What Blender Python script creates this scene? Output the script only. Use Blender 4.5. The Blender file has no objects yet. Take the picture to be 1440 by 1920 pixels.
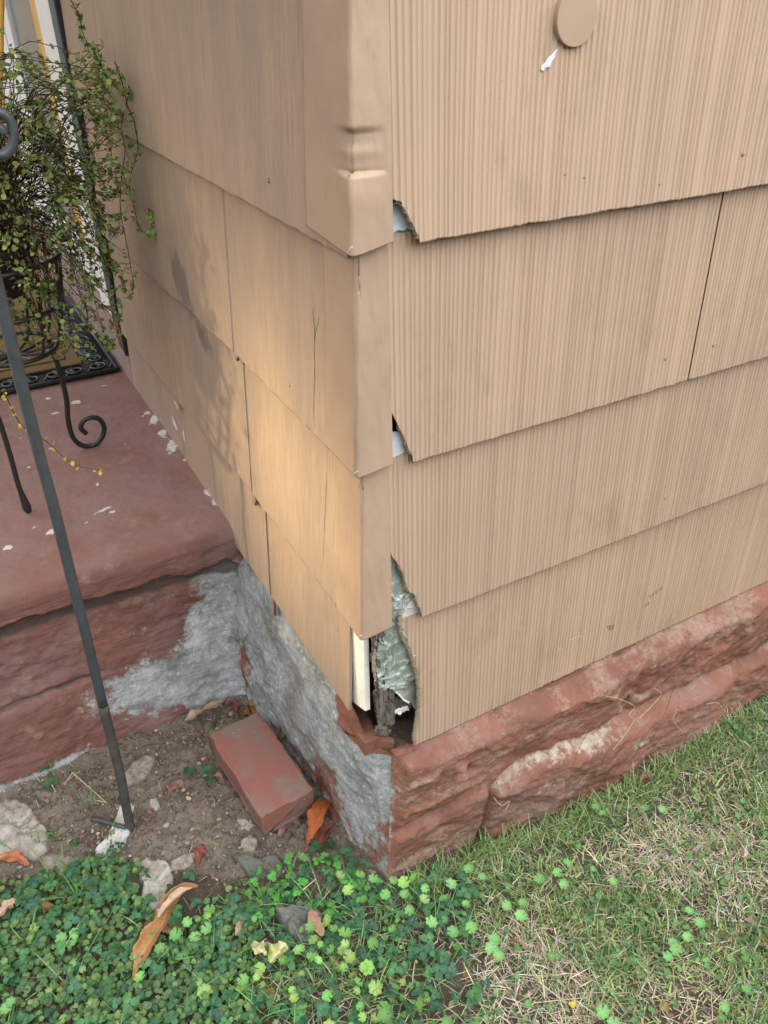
import bpy, math, random
import numpy as np
from mathutils import Vector, Matrix
random.seed(7); RS = np.random.RandomState(7)
sc = bpy.context.scene; COL = sc.collection
rad = math.radians
# ---------------------------------------------------------------- camera
F = np.array([0.40709660, 0.72031966, -0.56161547]); R_ = np.array([0.86943337, -0.49403836, -0.00342257]); U = np.array([0.27992493, 0.48689391, 0.82739129])
CP = np.array([-0.3902, -0.7339, 1.3294]); FPX = 1479.72
cd = bpy.data.cameras.new('camera'); cam = bpy.data.objects.new('camera', cd); COL.objects.link(cam)
cd.sensor_fit = 'VERTICAL'; cd.sensor_height = 24; cd.lens = FPX/1920*24; cd.clip_start = .02; cd.clip_end = 500
M = Matrix.Identity(4)
for i in range(3):
    M[i][0] = R_[i]; M[i][1] = U[i]; M[i][2] = -F[i]; M[i][3] = CP[i]
cam.matrix_world = M; sc.camera = cam
# ---------------------------------------------------------------- world and sun
SUN_EL, SUN_AZ = rad(18), rad(44)       # sun stands over the -x side, swung towards +y
SD = Vector((-math.cos(SUN_EL)*math.cos(SUN_AZ), math.cos(SUN_EL)*math.sin(SUN_AZ), math.sin(SUN_EL)))
w = bpy.data.worlds.new('World'); sc.world = w; w.use_nodes = True
nt = w.node_tree; sky = nt.nodes.new('ShaderNodeTexSky'); sky.sky_type = 'NISHITA'; sky.sun_disc = False
sky.sun_elevation = SUN_EL+rad(14); sky.sun_rotation = math.atan2(SD.x, SD.y)
sky.air_density = .7; sky.dust_density = 3; sky.ozone_density = 0
# bright cloud deck over the clear sky: lightest overhead and towards the open street side
def _n(t, **k):
    n = nt.nodes.new(t)
    for a, v in k.items(): setattr(n, a, v)
    return n
def _m(op, a, b):
    n = _n('ShaderNodeMath', operation=op)
    for i, v in enumerate((a, b)):
        if isinstance(v, (int, float)): n.inputs[i].default_value = v
        else: nt.links.new(v, n.inputs[i])
    return n.outputs[0]
wt = _n('ShaderNodeTexCoord'); wx = _n('ShaderNodeSeparateXYZ'); nt.links.new(wt.outputs['Generated'], wx.inputs[0])
wn = _n('ShaderNodeTexNoise'); wn.inputs['Scale'].default_value = 2.2; wn.inputs['Detail'].default_value = 5; nt.links.new(wt.outputs['Generated'], wn.inputs['Vector'])
up_ = _m('ADD', _m('MULTIPLY', _m('MAXIMUM', wx.outputs[2], 0.), .85), .15)
dt = _n('ShaderNodeVectorMath', operation='DOT_PRODUCT'); nt.links.new(wt.outputs['Generated'], dt.inputs[0]); dt.inputs[1].default_value = (.38, -.72, .58)
lobe = _m('MULTIPLY', _m('POWER', _m('MAXIMUM', dt.outputs['Value'], 0.), 2.5), 1.9)
cl = _m('MULTIPLY', _m('ADD', up_, lobe), _m('ADD', .6, _m('MULTIPLY', wn.outputs[0], .8)))
cc0 = _n('ShaderNodeMix', data_type='RGBA', blend_type='MULTIPLY'); cc0.inputs[0].default_value = 1; cc0.inputs[6].default_value = (6.6, 6.6, 6.7, 1); nt.links.new(cl, cc0.inputs[7])
cs0 = _n('ShaderNodeMix', data_type='RGBA', blend_type='ADD'); cs0.inputs[0].default_value = .16; nt.links.new(cc0.outputs[2], cs0.inputs[6]); nt.links.new(sky.outputs[0], cs0.inputs[7])
nt.links.new(cs0.outputs[2], nt.nodes['Background'].inputs[0]); nt.nodes['Background'].inputs[1].default_value = .15
sl = bpy.data.lights.new('sun', 'SUN'); sl.energy = 5; sl.angle = rad(1.9); sl.color = (1, .77, .45)
so = bpy.data.objects.new('sun', sl); COL.objects.link(so); so.rotation_euler = SD.to_track_quat('Z', 'Y').to_euler(); so.location = (-6, 3, 5)
sc.view_settings.view_transform = 'Standard'; sc.view_settings.look = 'None'; sc.view_settings.exposure = 1.05; sc.view_settings.gamma = 1
# ---------------------------------------------------------------- helpers
def ray(x, y): return F+(x-720)/FPX*R_-(y-960)/FPX*U
def az(x, y, z=0.): d = ray(x, y); return CP+d*(z-CP[2])/d[2]
def ax(x, y, X=0.): d = ray(x, y); return CP+d*(X-CP[0])/d[0]
def ay(x, y, Y=0.): d = ray(x, y); return CP+d*(Y-CP[1])/d[1]
def _h(i, j, k, s):
    n = (i.astype(np.int64)*73856093) ^ (j.astype(np.int64)*19349663) ^ (k.astype(np.int64)*83492791) ^ (s*2654435)
    n = (n*1103515245+12345) & 0x7fffffff; n = ((n >> 13) ^ n) * 60493 & 0x7fffffff
    return (n % 100003)/100003.
def vn(x, y, z=0., s=0):
    x, y, z = np.broadcast_arrays(np.asarray(x, float), np.asarray(y, float), np.asarray(z, float))
    i, j, k = np.floor(x), np.floor(y), np.floor(z); fx, fy, fz = x-i, y-j, z-k
    fx, fy, fz = [t*t*(3-2*t) for t in (fx, fy, fz)]; i, j, k = [t.astype(np.int64) for t in (i, j, k)]
    r = 0
    for a in (0, 1):
        for b in (0, 1):
            for c in (0, 1):
                r = r+_h(i+a, j+b, k+c, s)*(fx if a else 1-fx)*(fy if b else 1-fy)*(fz if c else 1-fz)
    return r*2-1
def fbm(x, y, z=0., s=0, o=4, g=.5):
    r = 0; a = 1; f = 1
    for q in range(o):
        r = r+a*vn(np.asarray(x)*f, np.asarray(y)*f, np.asarray(z)*f, s+q*17); a *= g; f *= 2.03
    return r
def sst(a, b, x): t = np.clip((x-a)/(b-a), 0, 1); return t*t*(3-2*t)
def inpoly(x, y, P):
    x = np.asarray(x, float); y = np.asarray(y, float); r = np.zeros(x.shape, bool); n = len(P)
    for i in range(n):
        x0, y0 = P[i][:2]; x1, y1 = P[(i+1) % n][:2]
        c = ((y0 > y) != (y1 > y)); r ^= c & (x < (x1-x0)*(y-y0)/((y1-y0) or 1e-9)+x0)
    return r
def tag(o, label=None, cat=None, group=None, kind=None):
    for k, v in (('label', label), ('category', cat), ('group', group), ('kind', kind)):
        if v: o[k] = v
    return o
def empty(name, loc, *a, **k):
    o = bpy.data.objects.new(name, None); o.empty_display_size = .02; o.location = loc; COL.objects.link(o); return tag(o, *a, **k)
def wloc(p):
    v = Vector((0, 0, 0))
    while p is not None: v += Vector(p.location); p = p.parent
    return v
def mk(name, V, Fc, mat, parent=None, loc=None, smooth=True, col=None, attrs=None, mi=None):
    """V world coordinates; Fc list/array of polygons (array: all same size)"""
    V = np.asarray(V, float).reshape(-1, 3); me = bpy.data.meshes.new(name)
    o = bpy.data.objects.new(name, me); COL.objects.link(o)
    if parent is not None:
        o.parent = parent; base = wloc(parent); 
    else:
        base = Vector(loc) if loc is not None else Vector((0, 0, 0)); o.location = base
    V = V-np.array(base)
    if isinstance(Fc, np.ndarray):
        n, k = Fc.shape; me.vertices.add(len(V)); me.vertices.foreach_set('co', V.ravel().astype(np.float32))
        me.loops.add(n*k); me.loops.foreach_set('vertex_index', Fc.ravel().astype(np.int32))
        me.polygons.add(n); me.polygons.foreach_set('loop_start', np.arange(0, n*k, k, dtype=np.int32))
        me.update(calc_edges=True); me.validate()
    else:
        me.from_pydata([tuple(v) for v in V], [], [tuple(f) for f in Fc]); me.update()
    if smooth: me.polygons.foreach_set('use_smooth', [True]*len(me.polygons))
    if len(me.vertices) == len(V):
        if col is not None:
            a = me.color_attributes.new('Col', 'FLOAT_COLOR', 'POINT'); c = np.ones((len(V), 4)); c[:, :3] = col; a.data.foreach_set('color', c.ravel().astype(np.float32))
        for k, v in (attrs or {}).items():
            a = me.attributes.new(k, 'FLOAT', 'POINT'); a.data.foreach_set('value', np.asarray(v, np.float32).ravel())
    for m in (mat if isinstance(mat, (list, tuple)) else [mat]): me.materials.append(m)
    if mi is not None: me.polygons.foreach_set('material_index', mi)
    return o
def gridf(nu, nv, off=0):
    i, j = np.meshgrid(np.arange(nu-1), np.arange(nv-1), indexing='ij'); a = (i*nv+j).ravel()
    return np.stack([a, a+nv, a+nv+1, a+1], 1)+off
def grid(name, X, Y, Z, mat, parent=None, flip=False, **k):
    nu, nv = X.shape; f = gridf(nu, nv)
    if flip: f = f[:, ::-1].copy()
    return mk(name, np.stack([X, Y, Z], -1), f, mat, parent, **k)
class MB:
    def __init__(s): s.v = []; s.f = []
    def add(s, v, f): n = len(s.v); s.v += [tuple(p) for p in v]; s.f += [tuple(i+n for i in q) for q in f]
    def box(s, a, b, ch=0.):
        a = np.minimum(a, b), np.maximum(a, b); lo, hi = a
        v = [(x, y, z) for x in (lo[0], hi[0]) for y in (lo[1], hi[1]) for z in (lo[2], hi[2])]
        s.add(v, [(0, 1, 3, 2), (4, 6, 7, 5), (0, 4, 5, 1), (2, 3, 7, 6), (0, 2, 6, 4), (1, 5, 7, 3)])
    def tube(s, P, r, n=8, cap=True):
        P = [Vector(p) for p in P]; m = len(P); rr = r if hasattr(r, '__len__') else [r]*m
        V = []; up = Vector((.3, .2, 1)).normalized(); pa = None
        for i in range(m):
            t = (P[min(i+1, m-1)]-P[max(i-1, 0)])
            t = t.normalized() if t.length > 1e-9 else Vector((0, 0, 1))
            a = (pa if pa is not None else up); a = a-t*a.dot(t)
            if a.length < 1e-3: a = Vector((1, 0, 0))-t*t.x
            a.normalize(); pa = a; b = t.cross(a)
            for k in range(n):
                q = 2*math.pi*k/n; V.append(P[i]+(a*math.cos(q)+b*math.sin(q))*rr[i])
        Fq = [(i*n+k, i*n+(k+1) % n, (i+1)*n+(k+1) % n, (i+1)*n+k) for i in range(m-1) for k in range(n)]
        if cap: Fq += [tuple(range(n))[::-1], tuple((m-1)*n+k for k in range(n))]
        s.add(V, Fq)
    def build(s, name, mat, parent=None, smooth=False, **k): return mk(name, s.v, s.f, mat, parent, smooth=smooth, **k)
def bev(o, w=.002, seg=2, auto=True):
    m = o.modifiers.new('b', 'BEVEL'); m.width = w; m.segments = seg; m.limit_method = 'ANGLE'; m.angle_limit = rad(40)
    return o
def spline(P, n):
    P = [np.array(p, float) for p in P]; Q = [2*P[0]-P[1]]+P+[2*P[-1]-P[-2]]; o = []
    for i in range(1, len(Q)-2):
        for t in np.linspace(0, 1, n, endpoint=False):
            a, b, c, d = Q[i-1:i+3]; o.append(.5*((2*b)+(c-a)*t+(2*a-5*b+4*c-d)*t*t+(3*b-a-3*c+d)*t**3))
    return o+[P[-1]]
# ---------------------------------------------------------------- materials
class G:
    def __init__(s, name):
        s.m = bpy.data.materials.new(name); s.m.use_nodes = True; s.t = s.m.node_tree; s.b = s.t.nodes['Principled BSDF']; s.L = s.t.links
        s.tc = s.t.nodes.new('ShaderNodeTexCoord')
    def put(s, sock, v):
        if isinstance(v, bpy.types.NodeSocket): s.L.new(v, sock)
        elif v is not None:
            if isinstance(v, tuple) and len(v) == 3 and sock.type == 'RGBA': v = (*v, 1)
            sock.default_value = v
    def map(s, sx, sy, sz, vec=None):
        n = s.t.nodes.new('ShaderNodeMapping'); s.L.new(vec or s.tc.outputs['Object'], n.inputs[0]); n.inputs['Scale'].default_value = (sx, sy, sz); return n.outputs[0]
    def noise(s, sc_, det=4, vec=None, ro=.55, dist=0):
        n = s.t.nodes.new('ShaderNodeTexNoise'); s.L.new(vec or s.tc.outputs['Object'], n.inputs['Vector']); n.inputs['Scale'].default_value = sc_
        n.inputs['Detail'].default_value = det; n.inputs['Roughness'].default_value = ro; n.inputs['Distortion'].default_value = dist; return n.outputs[0]
    def vor(s, sc_, vec=None, feat='F1'):
        n = s.t.nodes.new('ShaderNodeTexVoronoi'); s.L.new(vec or s.tc.outputs['Object'], n.inputs['Vector']); n.inputs['Scale'].default_value = sc_; n.feature = feat; return n.outputs['Distance']
    def r(s, f, a, b, lo=0., hi=1.):
        n = s.t.nodes.new('ShaderNodeMapRange'); n.interpolation_type = 'SMOOTHSTEP'; s.L.new(f, n.inputs[0]); n.inputs[1].default_value = a; n.inputs[2].default_value = b; n.inputs[3].default_value = lo; n.inputs[4].default_value = hi; return n.outputs[0]
    def mix(s, f, a, b, mode='MIX'):
        n = s.t.nodes.new('ShaderNodeMix'); n.data_type = 'RGBA'; n.blend_type = mode; s.put(n.inputs[0], f); s.put(n.inputs[6], a); s.put(n.inputs[7], b); return n.outputs[2]
    def ma(s, op, a, b=None):
        n = s.t.nodes.new('ShaderNodeMath'); n.operation = op; s.put(n.inputs[0], a); s.put(n.inputs[1], b); return n.outputs[0]
    def at(s, name, col=False):
        n = s.t.nodes.new('ShaderNodeAttribute'); n.attribute_name = name; return n.outputs['Color' if col else 'Fac']
    def sep(s, vec=None):
        n = s.t.nodes.new('ShaderNodeSeparateXYZ'); s.L.new(vec or s.tc.outputs['Object'], n.inputs[0]); return n.outputs
    def bump(s, h, st=.3, d=.001, nrm=None):
        n = s.t.nodes.new('ShaderNodeBump'); s.L.new(h, n.inputs['Height']); n.inputs['Strength'].default_value = st; n.inputs['Distance'].default_value = d
        if nrm: s.L.new(nrm, n.inputs['Normal'])
        s.nrm = n.outputs[0]; return n.outputs[0]
    def done(s, col, rough=.8, nrm=None, metal=0, spec=.3, trans=0):
        s.put(s.b.inputs['Base Color'], col); s.put(s.b.inputs['Roughness'], rough); s.put(s.b.inputs['Metallic'], metal); s.b.inputs['Specular IOR Level'].default_value = spec
        if nrm: s.L.new(nrm, s.b.inputs['Normal'])
        return s.m
def siding_mat(name, c1, c2, c3, grain):
    g = G(name); a = g.noise(3.5, 3); b = g.noise(60, 4, g.map(1, 1, .06)); c = g.noise(900, 2)
    col = g.mix(g.r(a, .35, .65), c1, c2); col = g.mix(g.r(b, .45, .75, 0, .45 if grain else .18), col, c3)
    d = g.noise(13, 6, g.map(1, 1, .45), .7); col = g.mix(g.r(d, .52, .72, 0, .34), col, tuple(x*.55 for x in c1))
    sp = g.vor(140); spn = g.noise(23, 2); col = g.mix(g.ma('MULTIPLY', g.r(sp, .085, .05), g.r(spn, .55, .62)), col, (.1, .06, .04))
    wp = g.vor(75, g.map(1.13, 1.2, .9)); col = g.mix(g.ma('MULTIPLY', g.r(wp, .045, .03), g.r(g.noise(9, 2), .58, .64)), col, (.75, .73, .68))
    h = g.ma('ADD', g.ma('MULTIPLY', c, .35), g.ma('MULTIPLY', g.noise(160, 5), .5))
    n = g.bump(h, .35, .0008)
    if grain:
        gr = g.noise(300, 5, g.map(1, 1, .012), .7); gr2 = g.noise(700, 3, g.map(1, 1, .02), .6); n = g.bump(g.ma('ADD', gr, g.ma('MULTIPLY', gr2, .5)), 1., .0016, n)
        col = g.mix(g.r(gr, .35, .65, .0, .5), col, tuple(x*.66 for x in c1)); col = g.mix(g.r(g.noise(210, 4, g.map(1, 1, .03), .7), .55, .68, .0, .35), col, tuple(x*.5 for x in c1))
        # noise-broken darker patches by the planter and along the lap edges
        at = g.at('dark_patch'); sm = g.noise(34, 6, g.map(1, 1, .6), .72)
        col = g.mix(g.r(g.ma('ADD', at, g.ma('MULTIPLY', sm, 1.1)), .95, 1.2, 0, .62), col, (.12, .10, .095))
        stn = g.noise(6, 5, g.map(1, 1.6, .22), .65); col = g.mix(g.r(stn, .42, .66, 0, .34), col, (.25, .205, .18))
    col = g.mix(g.r(g.at('edge'), .3, 1., 0, .85), col, (.11, .075, .055))  # dirty lap edge, darkened to draw the shadow line at each lap
    return g.done(col, .62, n, spec=.35)
TAN1, TAN2, TAN3 = (.485, .350, .243), (.445, .322, .232), (.41, .30, .21)
M_sideR = siding_mat('combed_tan_paint', TAN1, TAN2, (.38, .27, .185), False)
M_sideL = siding_mat('grained_tan_paint', (.48, .35, .245), (.42, .315, .235), (.36, .28, .215), True)
def cap_mat():
    g = G('tan_metal_paint'); col = g.mix(g.r(g.noise(9, 4), .35, .7), (.425, .305, .21), (.37, .268, .19))
    col = g.mix(g.r(g.noise(50, 5, g.map(1, 1, .5), .7), .6, .75, 0, .4), col, (.2, .14, .11))
    col = g.mix(g.r(g.vor(120), .05, .03), col, (.12, .08, .06)); return g.done(col, .5, g.bump(g.noise(350, 3), .25, .0006), spec=.4)
M_cap = cap_mat()
RED1, RED2 = (.19, .085, .067), (.155, .076, .062)
def red_mat(name, rb=.6, broom=False, c1=RED1, c2=RED2):
    g = G(name); col = g.mix(g.r(g.noise(7, 5), .35, .68), c1, c2); col = g.mix(g.r(g.noise(30, 6, None, .7), .55, .8, 0, .5), col, (.17, .075, .06))
    col = g.mix(g.r(g.noise(4.5, 6, None, .7), .47, .66, 0, .6), col, tuple(min(1, x*.7+.10) for x in c1)); col = g.mix(g.r(g.noise(14, 7, g.map(1, 1, 1.8), .75), .55, .68, 0, .5), col, (.33, .22, .17))
    col = g.mix(g.ma('MULTIPLY', g.at('dusty'), g.r(g.noise(7, 6, None, .65), .3, .65, .25, .8)), col, (.235, .145, .13))
    ex = g.noise(70, 5, None, .7); aa = g.at('chip'); f = g.r(g.ma('ADD', aa, g.ma('MULTIPLY', g.ma('SUBTRACT', ex, .5), 2.2)), .5, .6)
    col = g.mix(f, col, g.mix(g.r(g.noise(200), .3, .7), (.42, .42, .38), (.6, .58, .53)))
    ex2 = g.noise(42, 8, g.map(1, 1, .9), .74); gg = g.at('bare'); f2 = g.r(g.ma('ADD', gg, g.ma('MULTIPLY', g.ma('SUBTRACT', ex2, .5), 1.5)), .36, .62)
    cem = g.mix(g.r(g.noise(11, 10, g.map(1, 1.3, .8), .78, .3), .25, .72), (.19, .195, .185), (.46, .50, .505)); cem = g.mix(g.r(g.noise(8, 7, g.map(1, .5, 2.2), .75), .48, .66, 0, .6), cem, (.13, .125, .11)); cem = g.mix(g.r(g.noise(90, 6, None, .8), .5, .66, 0, .7), cem, (.58, .62, .62)); cem = g.mix(g.r(g.noise(240, 4, None, .7), .56, .66, 0, .5), cem, (.10, .10, .09))
    cem = g.mix(g.r(g.noise(6, 4), .5, .7, 0, .6), cem, (.17, .155, .125))
    col = g.mix(f2, col, cem)
    ee = g.at('salt'); ex3 = g.noise(55, 7, None, .75); col = g.mix(g.r(g.ma('ADD', ee, g.ma('MULTIPLY', g.ma('SUBTRACT', ex3, .5), 1.9)), .38, .8), col, (.46, .41, .32))
    col = g.mix(g.r(g.vor(260), .12, .05, 0, .5), col, (.6, .5, .45))
    wp_ = g.noise(8, 9, g.map(1, 1, 1.6), .78); col = g.mix(g.ma('MULTIPLY', g.at('worn'), g.r(wp_, .50, .60)), col, g.mix(g.r(g.noise(90, 5, None, .7), .35, .65), (.35, .265, .205), (.29, .17, .12))); pit = g.noise(130, 5, None, .72); col = g.mix(g.ma('MULTIPLY', g.at('worn'), g.r(pit, .60, .68)), col, (.08, .04, .03))
    dd = g.at('grime_shade'); col = g.mix(g.r(g.ma('ADD', dd, g.ma('MULTIPLY', g.ma('SUBTRACT', g.noise(40, 6, None, .7), .5), .9)), .35, .75, 0, .85), col, (.07, .055, .045))
    h = g.ma('ADD', g.noise(110, 8, None, .68), g.ma('MULTIPLY', g.noise(420, 4), .35))
    if broom: h = g.ma('ADD', h, g.ma('MULTIPLY', g.noise(150, 4, g.map(.12, 1, 1.4)), 1.1))
    return g.done(col, .72, g.bump(h, rb, .0035), spec=.3)
M_red = red_mat('red_painted_concrete', .55, True); M_stone = red_mat('red_painted_stone', .9, False, (.255, .108, .070), (.17, .08, .055))
def simple(name, c1, c2=None, rough=.7, sc_=30, bst=.4, bd=.001, metal=0, spec=.3, stretch=None, ro=.6):
    g = G(name); v = g.map(*stretch) if stretch else None; n = g.noise(sc_, 6, v, ro)
    col = g.mix(g.r(n, .3, .7), c1, c2 or tuple(x*.7 for x in c1))
    return g.done(col, rough, g.bump(g.noise(sc_*4, 5, v, .65), bst, bd), metal, spec)
M_white = simple('white_paint', (.84, .86, .86), (.78, .80, .80), .45, 20, .1)
M_board = simple('raw_white_board', (.86, .84, .79), (.72, .69, .62), .9, 60, .4)
M_bluew = simple('pale_blue_board', (.64, .70, .75), (.52, .57, .62), .9, 90, .4)
M_green = simple('dark_green_paint', (.055, .115, .135), (.035, .075, .09), .45, 40, .3)
M_brwood = simple('raw_brown_wood', (.20, .105, .055), (.08, .04, .025), .9, 90, .7, .002, stretch=(1, 1, .1))
M_oldwood = simple('weathered_grey_wood', (.30, .26, .21), (.05, .04, .032), .95, 330, 1., .003, stretch=(1, 1, .05))
M_yel = simple('yellow_varnished_wood', (.75, .45, .10), (.6, .32, .06), .35, 25, .2, stretch=(1, 1, .1))
M_iron = simple('black_iron_paint', (.012, .013, .013), (.02, .02, .02), .42, 200, .4, .0005, spec=.5)
M_pole = simple('grey_steel_paint', (.06, .07, .077), (.04, .048, .054), .5, 50, .3, .0005, spec=.5)
M_rust = simple('soiled_rusty_steel', (.085, .08, .065), (.045, .045, .042), .85, 60, .6)
M_rubber = simple('black_rubber', (.015, .02, .025), (.03, .036, .04), .38, 60, .3, .0006, spec=.5)
M_coir = simple('coir_fibre', (.31, .20, .085), (.17, .10, .04), .98, 320, 1.3, .004)
M_dark = simple('dark_cavity_wood', (.02, .016, .012), (.01, .008, .006), .95, 60, .8)
M_nail = simple('painted_nail', (.40, .28, .20), (.25, .18, .13), .5, 100)
M_cream = simple('cream_fibre_edge', (.52, .43, .32), (.3, .23, .16), .95, 260, 1, .002)
M_pot = simple('dark_pot', (.03, .028, .026), (.02, .018, .016), .6, 60)
M_grey = simple('slate_grey_stone', (.14, .145, .13), (.09, .09, .08), .85, 25, .6, .003)
def foil():
    g = G('crumpled_foil'); n = g.noise(28, 3, None, .5, 1); col = g.mix(g.r(n, .35, .65), (.26, .31, .27), (.42, .47, .42))
    a = g.ma('ABSOLUTE', g.ma('SUBTRACT', g.noise(42, 5, g.map(1, 1, .55), .62, 1.2), .5)); col = g.mix(g.r(a, .022, .0, 0, .75), col, (.78, .80, .76))  # pale streaks paint crease highlights into the foil colour
    d = g.noise(75, 6, None, .7); col = g.mix(g.r(d, .62, .72, 0, .7), col, (.12, .12, .10))
    return g.done(col, .42, g.bump(g.ma('MULTIPLY', a, -1), .5, .003), .3, .5)
M_foil = foil()
def glass():
    g = G('window_glass'); return g.done((.13, .16, .16), .12, None, 0, .25)
M_glass = glass()
def colmat(name, rough=.6, trans=.0, bsc=600, bst=.15, spec=.35, vary=0):
    g = G(name); c = g.at('Col', True)
    if vary: c = g.mix(g.r(g.noise(vary, 6, None, .7), .5, .75, 0, .6), c, g.mix(1, c, (.35, .28, .25), 'MULTIPLY'))
    m = g.done(c, rough, g.bump(g.noise(bsc, 3), bst, .0005), 0, spec)
    if trans:
        t = g.t.nodes.new('ShaderNodeBsdfTranslucent'); g.put(t.inputs[0], c); x = g.t.nodes.new('ShaderNodeMixShader'); x.inputs[0].default_value = trans
        g.L.new(g.b.outputs[0], x.inputs[1]); g.L.new(t.outputs[0], x.inputs[2]); g.L.new(x.outputs[0], g.t.nodes['Material Output'].inputs[0])
    return m
M_leaf = colmat('green_leaf', .55, .25); M_straw = colmat('dry_straw', .8, .1); M_deadleaf = colmat('dead_leaf', .6, .12, 300, .5, .3, 70); M_stem = colmat('thin_stem', .6)
def soil():
    g = G('dry_soil'); a = g.noise(9, 6, None, .7); b = g.noise(90, 8, None, .75)
    col = g.mix(g.r(a, .35, .65), (.17, .14, .11), (.265, .225, .18)); col = g.mix(g.r(b, .45, .75, 0, .7), col, (.30, .25, .205)); col = g.mix(g.r(g.noise(170, 5), .58, .68, 0, .8), col, (.06, .042, .03))
    col = g.mix(g.r(g.vor(150), .16, .1, 0, .6), col, (.36, .31, .25)); col = g.mix(g.ma('MULTIPLY', g.at('turf'), .8), col, (.055, .042, .028))
    col = g.mix(g.r(g.noise(5.5, 6, None, .7), .48, .66, 0, .55), col, (.095, .072, .052))
    return g.done(col, .95, g.bump(g.ma('ADD', b, g.ma('MULTIPLY', g.noise(380, 6, None, .7), .5)), 1., .006), spec=.1)
M_soil = soil()
def lime(name, c1, c2):
    g = G(name); a = g.noise(40, 8, None, .75, 1); col = g.mix(g.r(a, .35, .65), c1, c2); col = g.mix(g.r(g.noise(150, 5, g.map(1, 1, 2)), .6, .72, 0, .7), col, (.2, .17, .13))
    return g.done(col, .9, g.bump(g.ma('ADD', a, g.ma('MULTIPLY', g.noise(220, 6, None, .7), .4)), .9, .006), spec=.15)
M_lime = lime('pale_limestone', (.46, .44, .40), (.30, .26, .21)); M_lime2 = lime('brown_limestone', (.36, .33, .28), (.20, .16, .12))
M_lime3 = lime('chalky_stone', (.66, .66, .64), (.50, .49, .46))
def brickm():
    g = G('red_painted_brick'); col = g.mix(g.r(g.noise(13, 8, None, .72), .40, .66), (.27, .105, .085), (.20, .155, .125)); col = g.mix(g.r(g.noise(60, 6, None, .7), .55, .75, 0, .5), col, (.17, .075, .06))
    z = g.sep()[2]; col = g.mix(g.r(g.ma('ADD', z, g.ma('MULTIPLY', g.noise(60, 4), .02)), .026, .018, 0, .75), col, (.33, .30, .26))
    col = g.mix(g.r(g.ma('MULTIPLY', g.vor(90), g.r(g.noise(12, 3), .35, .6, 3, 1)), .09, .06), col, (.7, .66, .62))
    return g.done(col, .75, g.bump(g.noise(190, 7, None, .7), .5, .002))
M_brick = brickm()
# ================================================================ HOUSE
house = empty('house', (0, 0, 0), 'tan shingled house corner with bent corner caps over a red and grey foundation', 'house')
ZR = [1.1, .8316, .5665, .2912]; ROWS_UP = [1.1+.267*k for k in range(1, 6)]
CAPX = .0255
def profile(u0, u1, seed):
    rs = np.random.RandomState(seed); us = []; hs = []; u = u0
    while u < u1:
        flat = rs.choice([.0052, .0044, .0032, .0062], p=[.45, .25, .2, .1])*rs.uniform(.94, 1.06); h = rs.uniform(.0, .0004)+(.0005 if rs.rand() < .3 else 0)
        us += [u, u+flat]; hs += [h, h+rs.uniform(-.0001, .0002)]; u += flat+.0004
        rib = rs.uniform(.0009, .0017); hr = rs.uniform(.0012, .0021); us += [u, u+rib]; hs += [hr, hr]; u += rib+.0004
    us = np.clip(np.array(us), u0, u1); return us, np.array(hs)
def jag(x, s, a): return a*fbm(np.asarray(x)*450, s*3.7, 0, s, 3, .6)
def brk(*q): return sorted([(ay(a, b, -.016)[0], ay(a, b, -.016)[2]) for a, b in q])
BR = {0: brk((700, 372), (733, 374), (742, 378), (752, 388), (760, 402), (768, 418), (775, 432), (780, 444)),
      1: brk((700, 745), (731, 770), (738, 782), (746, 800), (756, 818), (762, 838), (772, 854)),
      2: brk((700, 1020), (729, 1030), (737, 1045), (748, 1060), (757, 1082), (764, 1108), (778, 1116), (781, 1130), (790, 1146))}
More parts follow.
